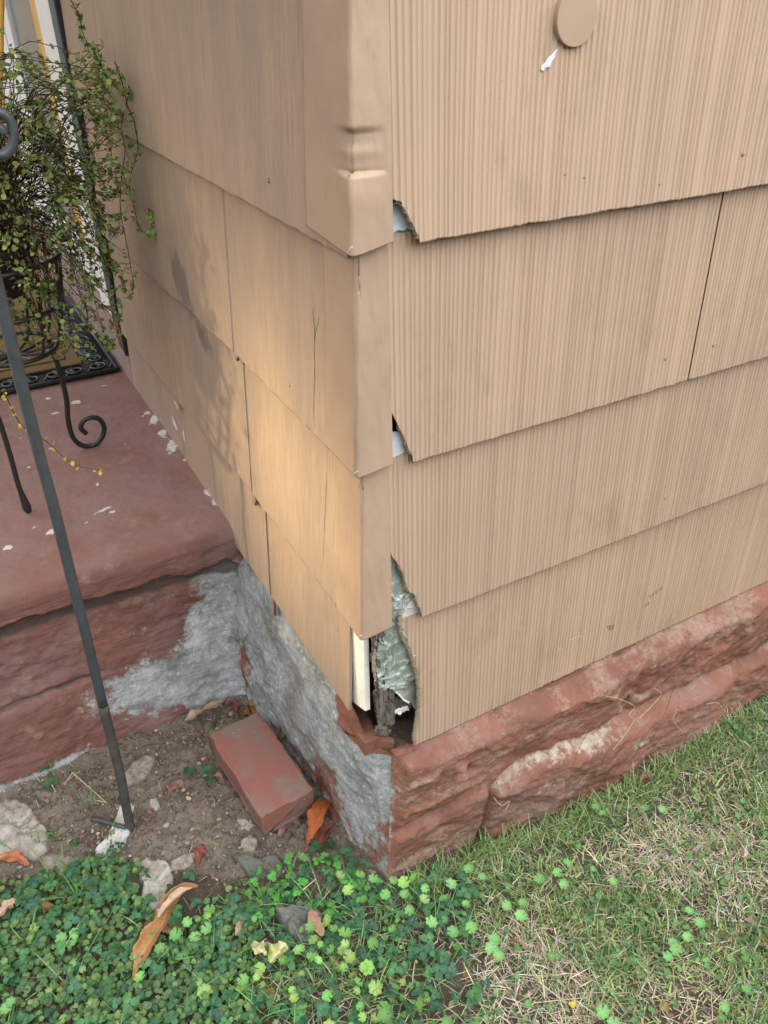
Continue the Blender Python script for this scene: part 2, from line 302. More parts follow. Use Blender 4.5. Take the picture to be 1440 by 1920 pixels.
# left edge of the lowest shingle as x of height
E3 = sorted([(ay(a, b, -.012)[2], ay(a, b, -.012)[0]) for a, b in ((750, 1148), (748, 1165), (752, 1190), (763, 1208), (771, 1230), (779, 1255), (784, 1290), (784, 1320), (779, 1350), (775, 1384))])
def right_row(i, zb, zt, u0, u1, parent, seed):
    us, hs = profile(u0, u1, seed); nz = 60 if i is not None and u0 < .1 else 16
    n = len(us); t = np.linspace(0, 1, nz)**(2. if nz > 20 else 2.4)
    zl = np.full(n, zb)
    if i in BR and u0 < .1:
        b = BR[i]; c = np.interp(us, [p[0] for p in b], [p[1] for p in b]); m = us < b[-1][0]; zl = np.where(m, c+jag(us, i+1, .0022), zb)
    zl = zl+.0007*fbm(us*60, i if i is not None else 9, 0, 3)+.0003*fbm(us*500, 2, 0, 5)
    if i == 0: zl = zl+.0
    Z = zl[:, None]+t[None, :]*(zt-zl)[:, None]; X = np.repeat(us[:, None], nz, 1)
    if i == 3 and u0 < .1:
        xe = np.interp(Z, [p[0] for p in E3], [p[1] for p in E3])+.0012*fbm(Z*380, 3, 0, 8, 3, .65); xe = np.where(Z > .6, .05, xe); X = np.maximum(X, xe)
    lean = .0; e = (Z-zb)/.2675
    off = .0175-.0115*e+(.004*np.exp(-e/.35) if i == 0 else 0)+.0006*fbm(X*3, Z*3, 0, 4)+hs[:, None]
    off = off+.00025*fbm(X*25, Z*6, 0, 14)
    Vf = np.stack([X, -off, Z], -1).reshape(-1, 3); f = gridf(n, nz)
    # bottom return and side ends, back 5 mm
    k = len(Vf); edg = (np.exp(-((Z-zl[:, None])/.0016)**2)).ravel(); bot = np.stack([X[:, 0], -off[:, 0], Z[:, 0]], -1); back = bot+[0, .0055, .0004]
    bot2 = bot.copy(); idx = np.arange(n-1); Vs = [Vf, bot2, back]; f2 = np.stack([k+idx, k+n+idx, k+n+idx+1, k+idx+1], 1)
    k2 = k+2*n; parts = [f, f2]
    for c in (0, -1):
        e0 = np.stack([X[c], -off[c], Z[c]], -1); e1 = e0+[0, .0055, 0]; j = np.arange(nz-1); Vs += [e0, e1]
        q = np.stack([k2+j, k2+j+1, k2+nz+j+1, k2+nz+j], 1); parts.append(q); k2 += 2*nz
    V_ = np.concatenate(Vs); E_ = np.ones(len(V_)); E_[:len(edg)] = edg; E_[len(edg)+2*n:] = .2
    return V_, np.concatenate(parts), E_
sid = empty('front_wall', (0, 0, 0)); sid.parent = house
Vs, Fs, ES, k = [], [], [], 0
SEAM = .5355
for i, zb in list(enumerate(ZR))+[(None, z) for z in ROWS_UP]:
    cuts = {0: [.021, 1.30, 2.0, 2.6], 1: [.021, SEAM, 1.15, 1.76, 2.6], 2: [.021, 1.22, 1.83, 2.6], 3: [.021, 1.12, 1.73, 2.6], None: [.021, .61, 1.22, 1.83, 2.6]}[i]
    for a, b in zip(cuts[:-1], cuts[1:]):
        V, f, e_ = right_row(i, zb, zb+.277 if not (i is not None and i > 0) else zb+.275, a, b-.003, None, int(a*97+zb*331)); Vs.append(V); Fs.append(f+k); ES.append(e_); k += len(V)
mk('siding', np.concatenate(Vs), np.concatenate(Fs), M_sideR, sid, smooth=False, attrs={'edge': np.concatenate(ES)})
# broken cream rims of the torn shingles
def offR(z, zb): e = (z-zb)/.2675; return .0175-.0115*e+(.004*math.exp(-e/.35) if abs(zb-1.1) < .02 else 0)
def rim(pts, name='broken_edge', wdt=.0055, y=-.0172):
    pts = spline([(a, 0, b) for a, b in pts], 14); n = len(pts); V = []
    for q, p_ in enumerate(pts):
        nz_ = .0009*float(vn(q*.9, 3., 0, 5)); nz2 = .0012*float(vn(q*.7, 9., 0, 6))
        V += [(p_[0]+.0004, y-.0012, p_[2]), (p_[0]-wdt*.45+nz_, y-.0002+nz2*.4, p_[2]+nz_), (p_[0]-wdt+nz2, y+.003, p_[2]+nz_), (p_[0]+.001, y+.006, p_[2])]
    f = [(4*q+j, 4*q+j+1, 4*q+j+5, 4*q+j+4) for q in range(n-1) for j in range(3)]
    return mk(name, V, f, M_cream, sid, smooth=True)
rim([(b+.0005, a) for a, b in E3])
rim(BR[0][2:], wdt=.0025, y=-.0205)
rim(BR[2][3:], wdt=.0025, y=-.0165)
rim(BR[1][3:], wdt=.002, y=-.0165)
# boards seen through the gaps
def slab(name, q, y, th, mat, par=sid, rag=0., bottom=None):
    mb = MB(); P = [np.array(ay(a, b, y)) for a, b in q]; n = len(P); mb.add(P+[p_+[0, th, 0] for p_ in P], [tuple(range(n)), tuple(range(2*n-1, n-1, -1))]+[(i, (i+1) % n, n+(i+1) % n, n+i) for i in range(n)]); return mb.build(name, mat, par)
slab('backer_board', [(722, 380), (722, 434), (738, 436), (748, 431), (756, 433), (764, 428), (772, 431), (790, 432), (790, 375)], -.0085, .002, M_bluew)
slab('backer_board', [(715, 380), (715, 470), (800, 465), (800, 380)], -.0030, .002, M_bluew)
slab('backer_board', [(722, 812), (722, 856), (738, 858), (745, 854), (752, 851), (760, 847), (768, 849), (785, 840), (785, 806)], -.0085, .002, M_bluew)
slab('backer_board', [(715, 812), (715, 885), (800, 880), (800, 812)], -.0030, .002, M_bluew)
slab('backer_board', [(752, 1122), (746, 1146), (757, 1147), (764, 1140), (776, 1141), (786, 1132), (772, 1100)], -.0068, .003, M_board)
slab('backer_board', [(748, 1112), (744, 1166), (800, 1170), (800, 1112)], -.0028, .001, M_board)
# crumpled foil lining
FP = [(706, 1185), (722, 1160), (722, 1030), (742, 1030), (760, 1070), (778, 1105), (760, 1125), (748, 1145), (752, 1178), (770, 1210), (784, 1250), (788, 1290), (780, 1334), (768, 1318), (757, 1312), (748, 1302), (733, 1290), (722, 1282), (714, 1290), (706, 1284), (702, 1262), (701, 1230)]
fp = [ay(a, b, .0) for a, b in FP]; fx = np.array([p_[0] for p_ in fp]); fz = np.array([p_[2] for p_ in fp])
gx, gz = np.meshgrid(np.arange(fx.min(), fx.max(), .0012), np.arange(fz.min(), fz.max(), .0012), indexing='ij')
inside = inpoly(gx+.0015*fbm(gx*300, gz*300, 0, 3), gz+.0015*fbm(gx*300, gz*300, 0, 4), list(zip(fx, fz)))
def ridg(x, z, s): return 1-abs(fbm(x, z, 0, s, 3, .5))
gy = -.0055+.004*fbm(gx*17, gz*17, 0, 11, 2)-.004*ridg(gx*14+gz*26, gz*12-gx*20, 5)**7-.004*np.exp(-((gx-.045)/.02)**2)*0
f = gridf(*gx.shape); ii = inside.ravel(); f = f[ii[f].all(1)]
o = mk('foil_lining', np.stack([gx, gy, gz], -1), f, M_foil, sid); m = o.modifiers.new('s', 'SOLIDIFY'); m.thickness = .0006
mb = MB(); rim_pts = spline([ay(a, b, -.002) for a, b in FP[13:21]], 8); mb.tube([tuple(p_+np.array([0, .001*math.sin(i*1.9), .001*math.cos(i*2.3)])) for i, p_ in enumerate(rim_pts)], [.0012+.0009*abs(math.sin(i*1.3)) for i in range(len(rim_pts))], 6); mb.build('torn_foil_edge', M_board, sid, smooth=True)
rim_pts = spline([ay(a, b, -.003) for a, b in ((707, 1186), (703, 1215), (701, 1245), (704, 1268), (709, 1284))], 8)
mb = MB(); mb.tube([tuple(p_) for p_ in rim_pts], [.002+.001*abs(math.sin(i*.9)) for i in range(len(rim_pts))], 6); mb.build('torn_backing', M_cream, sid, smooth=True)
# old corner stud and lath in the opening
def plank(name, q, y, th, mat, seed):
    A, B, C_, D = [ay(a, b, y) for a, b in q]; u, v = np.meshgrid(np.linspace(0, 1, 26), np.linspace(0, 1, 60), indexing='ij')
    P = (A[None, None]*(1-u)[..., None]+B[None, None]*u[..., None])*(1-v)[..., None]+(D[None, None]*(1-u)[..., None]+C_[None, None]*u[..., None])*v[..., None]
    P[..., 1] += .0022*fbm(P[..., 0]*420, P[..., 2]*14, 0, seed, 3, .7); P[..., 2] += np.where(v > .97, .006*fbm(P[..., 0]*300, 1, 0, seed+1), 0)
    o = grid(name, P[..., 0], P[..., 1], P[..., 2], mat, sid); m = o.modifiers.new('s', 'SOLIDIFY'); m.thickness = th; m.offset = -1; return o
plank('corner_stud', ((697, 1150), (712, 1150), (723, 1372), (708, 1368)), .004, .01, M_oldwood, 3)
plank('corner_stud', ((713, 1150), (727, 1150), (730, 1352), (720, 1356)), .009, .01, M_oldwood, 6)
plank('lath', ((731, 1302), (768, 1308), (768, 1318), (731, 1326)), .012, .006, M_oldwood, 9)
plank('lath', ((731, 1329), (764, 1319), (764, 1326), (731, 1336)), .010, .006, M_board, 12)
# caps of bent metal
def cap(i, zb, zt, qb, yl, dent):
    """path around the corner: left leg (y from yl to 0) then right leg (x 0..CAPX)"""
    nz = 240; z = np.linspace(0, 1, nz); L = yl; pts = []; r = .0036
    path = [('l', s) for s in np.linspace(L, r, 26)]+[('c', a) for a in np.linspace(0, 1, 9)[1:-1]]+[('r', s) for s in np.linspace(r, CAPX+.014, 26)]
    X = np.zeros((len(path), nz)); Y = X.copy(); Z = X.copy()
    for a, (k_, s) in enumerate(path):
        e = z; off = .0198-.0120*e
        offL = off+.003; offR = off-.0002
        if k_ == 'l': x = -offL; y = s-offR*0-.012+0*e
        elif k_ == 'r': x = s-.014+0*e; y = -offR
        else:
            th = s*math.pi/2; cx = -offL+r; cy = -offR+r; x = cx-r*math.cos(th); y = cy-r*math.sin(th)
        if k_ == 'l': y = np.maximum(s-.012, -offR+r)+0*e if s > r+1e-6 else -offR+r
        X[a] = x; Y[a] = y
        # lower edge: follows the course line on each side, slightly dropped at the arris
        dd = {'l': s, 'c': 0, 'r': s}[k_]; zbot = zb+(qb[0] if k_ == 'l' else qb[1])*dd
        Z[a] = zbot+e*(zt-zb)
    # flare out at the very bottom, rolled lip
    # photo: the lip curls in a little
    if dent:
        for a, (k_, s) in enumerate(path):
            g1 = sst(1.168, 1.173, Z[a])*sst(1.214, 1.206, Z[a])*(1-.35*np.exp(-((Z[a]-1.190)/.006)**2))+.3*np.exp(-((Z[a]-1.173)/.003)**2)
            near = math.exp(-(s/.016)**2) if k_ == 'l' else (1 if k_ == 'c' else max(0, 1-(s/.034))**.7)
            X[a] += g1*.0042*(near if k_ != 'r' else near*.35)
            Y[a] += g1*.0046*(near if k_ != 'l' else near*.25)
            bul = np.exp(-((Z[a]-1.15)/.018)**2); X[a] -= bul*.0016*near; Y[a] -= bul*.002*near
    X += .0004*fbm(np.arange(len(path))[:, None]*.25, Z*30, 0, 20+i); Y += .0005*fbm(np.arange(len(path))[:, None]*.2, Z*28, 0, 30+i)
    o = grid('corner_cap', X, Y, Z, M_cap, house, flip=True); m = o.modifiers.new('s', 'SOLIDIFY'); m.thickness = .0012; m.offset = -1
    return o
for i, (zb, zt, yl, qb) in enumerate(((1.096, 1.376, .098, (.08, .2)), (.834, 1.108, .078, (.06, .12)), (.570, .848, .066, (.05, .10)))):
    c = cap(i, zb, zt, qb, yl, i == 0)
    mb = MB(); p0 = np.array([-.0225, -.0200, zb]); mb.add([p0+1.9*np.array(d) for d in ((.001, .006, .004), (-.0006, -.0004, .0055), (.006, .0005, .0035), (.002, .002, -.0008), (-.001, .0035, .001))], [(0, 1, 4), (1, 2, 3), (1, 3, 4), (0, 4, 3), (0, 3, 2)]); mb.build('bare_tip', M_white, c)
for k in range(1, 6): cap(10+k, 1.093+.267*k, 1.376+.267*k, (.10, .18), .08, False)
# ---------------- left wall
side = empty('side_wall', (0, 0, 0)); side.parent = house
def lx(a, b): p_ = ax(a, b, -.013); return p_[1], p_[2]
def left_shingle(q0, q1, ztop, seed, c0=0., c1=0.):
    (y0, z0), (y1, z1) = q0, q1; n = max(20, int((y1-y0)/.006)); nz = 50
    y = np.linspace(y0, y1, n); zb = z0+(z1-z0)*(y-y0)/(y1-y0)+.0006*fbm(y*70, seed, 0, seed)
    t = np.linspace(0, 1, nz)**1.9; Z = zb[:, None]+t[None, :]*(ztop-zb)[:, None]; Y = np.repeat(y[:, None], nz, 1)
    e = (Z-zb[:, None])/.267; off = .0180-.0120*e+.0006*fbm(Y*4, Z*4, 0, seed+3)+.0002*fbm(Y*200, Z*8, 0, seed+5)
    pl = [(ax(a, b, -.013)[1], ax(a, b, -.013)[2]) for a, b in ((338, 500), (345, 545), (372, 590), (385, 640), (360, 640), (345, 600))]
    def blob(py, pz, ry, rz): return np.exp(-(((Y-py)/ry)**2+((Z-pz)/rz)**2))
    a1 = ax(352, 560, -.013); a2 = ax(385, 650, -.013); a3 = ax(330, 500, -.013); a4 = ax(425, 690, -.013); a5 = ax(350, 800, -.013)
    dark_patch = .55*blob(a1[1], a1[2], .07, .07)+.5*blob(a2[1], a2[2], .06, .04)+.45*blob(a3[1], a3[2], .06, .05)+.4*blob(a4[1], a4[2], .03, .02)+.35*blob(1.1, .95, .3, .3)+.3*blob(1.0, .6, .2, .2)
    dark_patch += .5*np.exp(-((Z-zb[:, None])/.005)**2)*.5
    Vf = np.stack([-off, Y, Z], -1).reshape(-1, 3); k = len(Vf); f = gridf(n, nz)[:, ::-1]; s_ = dark_patch.ravel(); edg = np.exp(-((Z-zb[:, None])/.0022)**2)*(.6+.4*fbm(Y*60, 0, 0, 77)); ea = [edg.ravel(), np.ones(2*n), .3*np.ones(4*nz)]
    b0 = np.stack([-off[:, 0], y, zb], -1); b1 = b0+[.0055, 0, .0004]; idx = np.arange(n-1); f2 = np.stack([k+idx, k+idx+1, k+n+idx+1, k+n+idx], 1)
    parts = [f, f2]; V = [Vf, b0, b1]; at = [s_, dark_patch[:, 0], dark_patch[:, 0]]; k2 = k+2*n
    for c in (0, -1):
        e0 = np.stack([-off[c], Y[c], Z[c]], -1); e1 = e0+[.0055, 0, 0]; j = np.arange(nz-1); V += [e0, e1]; at += [dark_patch[c], dark_patch[c]]
        parts.append(np.stack([k2+j, k2+j+1, k2+nz+j+1, k2+nz+j], 1)); k2 += 2*nz
    return np.concatenate(V), np.concatenate(parts), np.concatenate(at), np.concatenate(ea)
def line(p0, p1, y): return (y, p0[1]+(p1[1]-p0[1])*(y-p0[0])/(p1[0]-p0[0]))
YE = 1.305
g_ = .004
s1t = lx(422, 357)[0]; s1 = lx(445, 662)[0]; s2 = lx(478, 923)[0]; s3 = lx(512, 1116)[0]
rows = []
a, b = lx(606, 453), lx(240, 253); rows.append((line(a, b, .0), line(a, b, YE), 1.38))
a, b = lx(625, 842), lx(447, 663); rows.append((line(a, b, .0), line(a, b, s1-g_), 1.115)); a2, b2 = lx(445, 660), lx(240, 478); rows.append((line(a2, b2, s1+g_), line(a2, b2, YE), 1.118))
a, b = lx(640, 1140), lx(480, 926); rows.append((line(a, b, .0), line(a, b, s2-g_), .845)); a2, b2 = lx(476, 920), lx(243, 637); rows.append((line(a2, b2, s2+g_), line(a2, b2, YE), .85))
a, b = lx(657, 1328), lx(514, 1118); a0 = lx(657, 1290); rows.append((line(a, b, a0[0]), line(a, b, s3-g_), .575)); a2, b2 = lx(512, 1116), lx(440, 1013); YB = lx(338, 775)[0]
rows.append((line(a2, b2, s3+g_), line(a2, b2, YB-.003), .585)); rows.append(((YB+.003, .33), (YE, .33), .60))
for k in range(1, 6): rows.append(((.0, 1.1+.267*k), (YE, 1.1+.267*k), 1.1+.267*k+.277))
Vs, Fs, As, ES, k = [], [], [], [], 0
for i, (q0, q1, zt) in enumerate(rows):
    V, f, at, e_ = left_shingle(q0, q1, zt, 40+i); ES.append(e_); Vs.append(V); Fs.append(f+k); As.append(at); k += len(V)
mk('siding', np.concatenate(Vs), np.concatenate(Fs), M_sideL, side, attrs={'dark_patch': np.concatenate(As), 'edge': np.concatenate(ES)})
# grey backing strips showing in the joints
M_strip = simple('grey_joint_strip', (.27, .225, .20), (.23, .19, .17), .8, 60)
for y_, z0, z1 in ((s1, .826, 1.092), (s2, .556, .818), (s3, .326, .553)):
    mb = MB(); mb.add([(-.0176, y_-.0055, z0), (-.0176, y_+.0055, z0), (-.0060, y_+.0055, z1), (-.0060, y_-.0055, z1), (-.013, y_-.007, z0), (-.013, y_+.007, z0), (-.002, y_+.007, z1), (-.002, y_-.007, z1)], [(0, 3, 2, 1), (4, 5, 6, 7), (0, 1, 5, 4), (2, 3, 7, 6)]); mb.build('joint_strip', M_strip, side)
mb = MB(); q_ = [ax(*a, -.0062) for a in ((634, 1150), (680, 1150), (685, 1334), (640, 1300))]; mb.add([tuple(p_) for p_ in q_]+[tuple(p_+np.array([.009, 0, 0])) for p_ in q_], [(3, 2, 1, 0), (4, 5, 6, 7), (0, 1, 5, 4), (1, 2, 6, 5), (2, 3, 7, 6), (3, 0, 4, 7)]); bev(mb.build('white_board', M_board, side), .0008)
# hairline cracks in the paint
M_crack = simple('dark_crack', (.10, .05, .03), (.06, .03, .02), .95)
def crack(q, wd, X=-.0138):
    pts = [ax(a, b, X) for a, b in q]; pts = spline(pts, 6); mb = MB()
    n = len(pts)
    P0 = [(p_[0], p_[1]-wd*.5*(1-abs(2*i/n-1)**2+.15), p_[2]) for i, p_ in enumerate(pts)]; P1 = [(p_[0], p_[1]+wd*.5*(1-abs(2*i/n-1)**2+.15), p_[2]) for i, p_ in enumerate(pts)]
    return P0, P1
# surfaces: offset follows shingle lean so lay each crack at the shingle's own depth
def wallcrack(par, q, wd, zb):
    V = []; pts = spline([np.array(ax(a, b, -.012)) for a, b in q], 8); n = len(pts)
    for i, p_ in enumerate(pts):
        off = .0180-.0120*(p_[2]-zb)/.267+.0011; ww = wd*.3*(.25+.75*math.sin(math.pi*i/(n-1)))*(1+.5*vn(i*.8, 1., 0, 3)); V += [(-off, p_[1]-ww, p_[2]), (-off, p_[1]+ww, p_[2])]
    mk('paint_crack', V, [(2*i, 2*i+1, 2*i+3, 2*i+2) for i in range(n-1)], M_crack, par, smooth=False)
wallcrack(side, [(588, 600), (590, 640), (593, 700), (594, 760), (597, 800)], .0016, .815)
wallcrack(side, [(608, 845), (609, 900), (609, 960), (610, 1020), (610, 1090)], .0013, .545); wallcrack(side, [(641, 870), (643, 930), (644, 1000), (646, 1110)], .0013, .545)
wallcrack(side, [(583, 575), (588, 605), (590, 635)], .002, .815); wallcrack(side, [(597, 598), (592, 620), (590, 640)], .002, .815)
wallcrack(side, [(625, 1125), (632, 1165), (637, 1210)], .0012, .33)
mb = MB(); mb.box((-.003, .018, .270), (.030, .13, .304)); bev(mb.build('mortar_bed', M_stone, side), .003)
# nails
def nail(par, P, nrm, r=.0028):
    mb = MB(); n = 10; P = np.array(P); nrm = np.array(nrm, float); u = np.array([0, 0, 1.]); v = np.cross(nrm, u)
    V = []; 
    for rr, hh in ((1, 0), (1, .5), (.75, .85), (.35, 1)):
        V += [P+nrm*r*.55*hh+r*rr*(u*math.cos(t)+v*math.sin(t)) for t in np.linspace(0, 2*math.pi, n, endpoint=False)]
    f = [(j*n+i, j*n+(i+1) % n, (j+1)*n+(i+1) % n, (j+1)*n+i) for j in range(3) for i in range(n)]+[tuple(range(3*n, 4*n))]
    mb.add(V, f); mb.build('nail_head', M_nail, par, smooth=True)
for a, b, zb in ((1385, 287, 1.1), (1052, 325, 1.1), (1088, 330, 1.1), (1227, 343, 1.1), (1243, 671, .83), (1334, 645, .83), (1243, 931, .566), (1197, 1139, .29), (1272, 982, .29)):
    p_ = ay(a, b, -.012); nail(sid, (p_[0], -(offR(p_[2], zb)+.0008), p_[2]), (0, -1, 0), .0028 if a in (1385, 1243, 1334) else .0018)
for a, b, zb in ((510, 338, 1.09), (548, 721, .815), (478, 472, .815), (565, 1017, .55), (572, 1013, .55), (533, 723, .815), (370, 764, .55), (432, 973, .33)):
    p_ = ax(a, b, -.012); nail(side, (-(.0180-.0120*(p_[2]-zb)/.267), p_[1], p_[2]), (-1, 0, 0), .0028 if a in (510, 548) else .0018)
for a, b, s in ((742, 385, .0028), (752, 808, .0022)):
    p_ = ay(a+8, b, -.008); mb = MB(); mb.tube([p_+np.array([-.006, .004, .002]), p_+np.array([0, -.003, 0])], [.0012, .0012], 8); q = p_+np.array([0, -.003, 0]); mb.tube([q, q+np.array([.0012, -.0016, -.0004])], [s, s], 10); mb.build('nail', M_nail, sid, smooth=False)
# round plug on the front wall
c = ay(1078, 33, -.013); n = 72; mb = MB(); V = []
for rr, yy in ((.0262, -.0095), (.0262, -.0166), (.0256, -.0172), (.0, -.0173)):
    V += [(c[0]+rr*math.cos(t), yy, c[2]+rr*math.sin(t)+.0005) for t in np.linspace(0, 2*math.pi, n, endpoint=False)]
mb.add(V, [(j*n+i, j*n+(i+1) % n, (j+1)*n+(i+1) % n, (j+1)*n+i) for j in range(3) for i in range(n)]); o = mb.build('round_plug', M_cap, sid, smooth=False)
# paint nick, gold flecks and small stains on the front siding
def patch(name, q, zb, mat, par, lift=.0017, left=False):
    V = []
    for a, b in q:
        p_ = ay(a, b, -.0125) if not left else ax(a, b, -.0125); e = (p_[2]-zb)/.267
        V.append((p_[0], -(offR(p_[2], zb)+lift), p_[2]) if not left else (-(.0180-.0120*e+lift), p_[1], p_[2]))
    V = np.array(V); c_ = V.mean(0); nrm = np.array([-1, 0, 0.]) if left else np.array([0, -1, 0.])
    W = np.concatenate([V, [c_+nrm*.0002]]); n = len(V); return mk(name, W, [(i, (i+1) % n, n) for i in range(n)], mat, par, smooth=False)
M_chip = simple('bare_white_fleck', (.72, .74, .78), (.55, .57, .6), .8, 300)
patch('paint_nick', [(1047, 90), (1042, 98), (1040, 108), (1034, 116), (1030, 125), (1022, 127), (1018, 133), (1012, 130), (1015, 122), (1022, 117), (1026, 108), (1034, 102), (1040, 95)], 1.1, M_chip, sid)
M_redspot = simple('red_paint_spot', (.33, .12, .08), (.28, .1, .07), .8, 300)
patch('paint_spot', [(1135, 1173), (1142, 1170), (1148, 1169), (1151, 1174), (1147, 1178), (1142, 1180), (1138, 1177)], .29, M_redspot, sid)
M_greyspot = simple('grey_smudge', (.28, .23, .185), (.24, .2, .16), .8, 300)
for q in ([(1213, 1118), (1222, 1112), (1232, 1104), (1240, 1098), (1240, 1103), (1230, 1111), (1218, 1119)], [(1200, 1136), (1210, 1130), (1215, 1127), (1214, 1132), (1204, 1137)]): patch('smudge', q, .29, M_greyspot, sid, .00165)
M_goldfleck = simple('gold_fleck', (.75, .5, .28), (.5, .3, .15), .8, 200)
for q in ([(329, 748), (334, 752), (338, 757), (341, 764), (337, 766), (333, 758)], [(360, 783), (368, 788), (374, 800), (370, 806), (364, 794)], [(372, 812), (377, 825), (381, 836), (376, 834), (372, 824)], [(384, 842), (393, 858), (397, 866), (391, 864), (386, 855)], [(376, 840), (380, 850), (377, 852)]): patch('gold_fleck_patch', q, .33 if q[0][0] > 350 else .55, M_goldfleck, side, .0008, True)  # small gold-coloured flecks on the side wall
for q in ([(321, 776), (328, 790), (334, 806), (331, 806), (324, 792)], [(344, 800), (348, 822), (346, 828), (342, 812)], [(370, 853), (374, 856), (373, 863), (369, 860)]): patch('bare_fleck', q, .33 if q[0][1] > 400 else 1.1, M_chip, side, .0012, True)
# interior bulk, eave
mb = MB(); mb.box((.035, .035, .30), (2.6, 3.4, 2.55)); mb.build('framing', M_dark, house)
mb = MB(); mb.box((.0005, .07, .34), (.034, 1.3, 2.5)); mb.build('side_sheathing', M_dark, house)
mb = MB(); mb.box((.09, .0005, .30), (2.6, .034, 2.5)); mb.build('front_sheathing', M_dark, house)
mb = MB(); mb.box((-.12, -.10, 2.72), (2.9, 3.7, 2.82)); mb.build('eave', M_white, house)
mb = MB(); mb.box((-1.1, .12, 2.32), (-.0, 1.9, 2.42)); tag(mb.build('porch_roof', M_white, house))  # unseen porch roof, added and sized to shade the side wall
# trim, door
dr = empty('door', (0, 2.0, .58)); dr.parent = house
def panel(name, y0, y1, z0, z1, x0, x1, mat, par=house, bw=.003):
    mb = MB(); mb.box((x0, y0, z0), (x1, y1, z1)); o = mb.build(name, mat, par); bev(o, bw); return o
panel('door_trim', 1.312, 1.378, .58, 2.2, -.021, .02, M_green); panel('trim_edge', 1.307, 1.312, .50, 2.2, -.020, .02, M_iron); panel('raw_trim_end', 1.314, 1.374, .505, .58, -.019, .018, M_brwood)
panel('frame', 1.38, 1.50, .585, 2.2, -.02, .02, M_white, dr); panel('frame', 1.508, 1.60, .60, 2.2, -.012, .018, M_white, dr)
panel('frame', 1.60, 3.1, .60, .70, -.011, .016, M_white, dr)
panel('inner_post', 1.602, 1.73, .705, 2.2, -.004, .015, M_yel, dr); panel('hinge_band', 1.600, 1.732, 1.085, 1.11, -.0065, .015, M_grey, dr)
panel('glass', 1.732, 2.10, .705, 2.2, -.001, .01, M_glass, dr); panel('frame', 2.10, 2.22, .705, 2.2, -.013, .018, M_white, dr); panel('gasket', 2.22, 2.25, .705, 2.2, -.010, .015, M_green, dr); panel('frame', 2.25, 2.6, .705, 2.2, -.013, .018, M_white, dr)
panel('wall_beyond', 2.6, 3.4, .42, 2.5, -.01, .03, M_sideR)
panel('threshold', 1.308, 3.4, .30, .583, -.014, .034, simple('worn_pink_grey_sill', (.34, .26, .235), (.28, .2, .18), .8, 20))
# ---------------- foundation
fnd = empty('foundation', (0, 0, 0)); fnd.parent = house
def cor(z):  # corner position
    t = np.clip((.292-z)/.292, -.2, 1.4); return .034-.030*t-.004*t*t, -.005-.043*t
S = np.concatenate([np.arange(0, .62, .003), np.arange(.62, .7, .02)]); Zs = np.linspace(-.06, .365, 140)
s, z = np.meshgrid(S, Zs, indexing='ij'); cx, cy = cor(z)
t = np.clip((.335-z)/.335, 0, 1.2)
face = np.where(s < .05, cx*(1-s/.05)+(-.009)*(s/.05), -.009)  # top line
bot = .0-.112*s
x = face*(1-t)+np.minimum(bot, cx)*t; x = np.where(s < .02, cx*(1-s/.02)+x*(s/.02), x)
bulge = np.exp(-((z-.15)/.12)**2)*.010*sst(.03, .2, s)
x = x-bulge*sst(.34, .3, z)-sst(0, .03, s)*sst(.352, .315, z)*(.006*fbm(s*9, z*14, 0, 61, 5, .55)+.0016*fbm(s*70, z*70, 0, 62, 4, .6))+.004
# cut below the siding edge
rl = ax(655, 1327, -.01); zt_ = .296+.064*sst(0.03, .055, s); x = x+0*zt_
Y = cy+s; Zz = np.minimum(z, zt_+.004)
def band(px, py, ry, rz, P=None): q = ax(px, py, -.03); return np.exp(-(((Y-q[1])/ry)**2+((z-q[2])/rz)**2))
bare = .80+0*z
bare -= .12*sst(.10, .0, z+.0-.02*fbm(Y*12, 1, 0, 7))*sst(.40, .2, Y)+.6*band(600, 1450, .05, .06)+.5*band(470, 1230, .04, .06)+.2*np.exp(-((z-.02)/.045)**2)+.55*band(700, 1610, .06, .05)
bare += .25*band(560, 1330, .1, .1)
bare -= 1.5*sst(.268, .282, z+.1*np.maximum(0, s-.05))*sst(.12, .07, s)
grime_shade = .5*np.exp(-((z-zt_)/.03)**2)+.3*np.exp(-((s-.5)/.05)**2)  # darker at the top edge and by the porch corner
lf = grid('side_face', x, Y, Zz, M_stone, fnd, flip=True, attrs={'bare': bare, 'grime_shade': grime_shade, 'salt': 0*z, 'chip': 0*z})
# front stone face
S = np.concatenate([np.arange(0, 1.25, .0035), np.arange(1.25, 2.7, .03)]); Zs = np.linspace(-.07, .292, 120)
s, z = np.meshgrid(S, Zs, indexing='ij'); cx, cy = cor(z); X = cx+s
def pw(x, P): return np.interp(x, [p_[0] for p_ in P], [p_[1] for p_ in P])
mz = pw(X, [(0, .105), (.05, .112), (.16, .132), (.31, .150), (.47, .150), (.56, .128), (.75, .12), (1, .13), (2.7, .13)])+.006*fbm(X*9, 4, 0, 71)
yup = pw(X, [(0, -.040), (.1, -.046), (.3, -.056), (.47, -.062), (.6, -.055), (1, -.06), (2.7, -.06)])
ylo = pw(X, [(0, -.046), (.19, -.058), (.205, -.062), (.35, -.088), (.47, -.095), (.58, -.085), (.7, -.09), (.9, -.08), (2.7, -.08)])
up = sst(-.004, .012, z-mz); top = sst(.292, .262, z)
cush = 1-((z-(mz+.292)/2)/((.292-mz)/2))**6*.2
y = np.where(z > mz, (-.012*(1-top)+yup*cush*top), 0); lowf = ylo*(1-.25*np.exp(-((z-mz)/.012)**2))
y = np.where(z > mz, y, lowf); 
groove = np.exp(-((z-mz)/.0075)**2)*pw(X, [(0, .0), (.04, .006), (.2, .008), (.35, .004), (.5, .004), (1, .004), (2.7, .004)])
ys = y
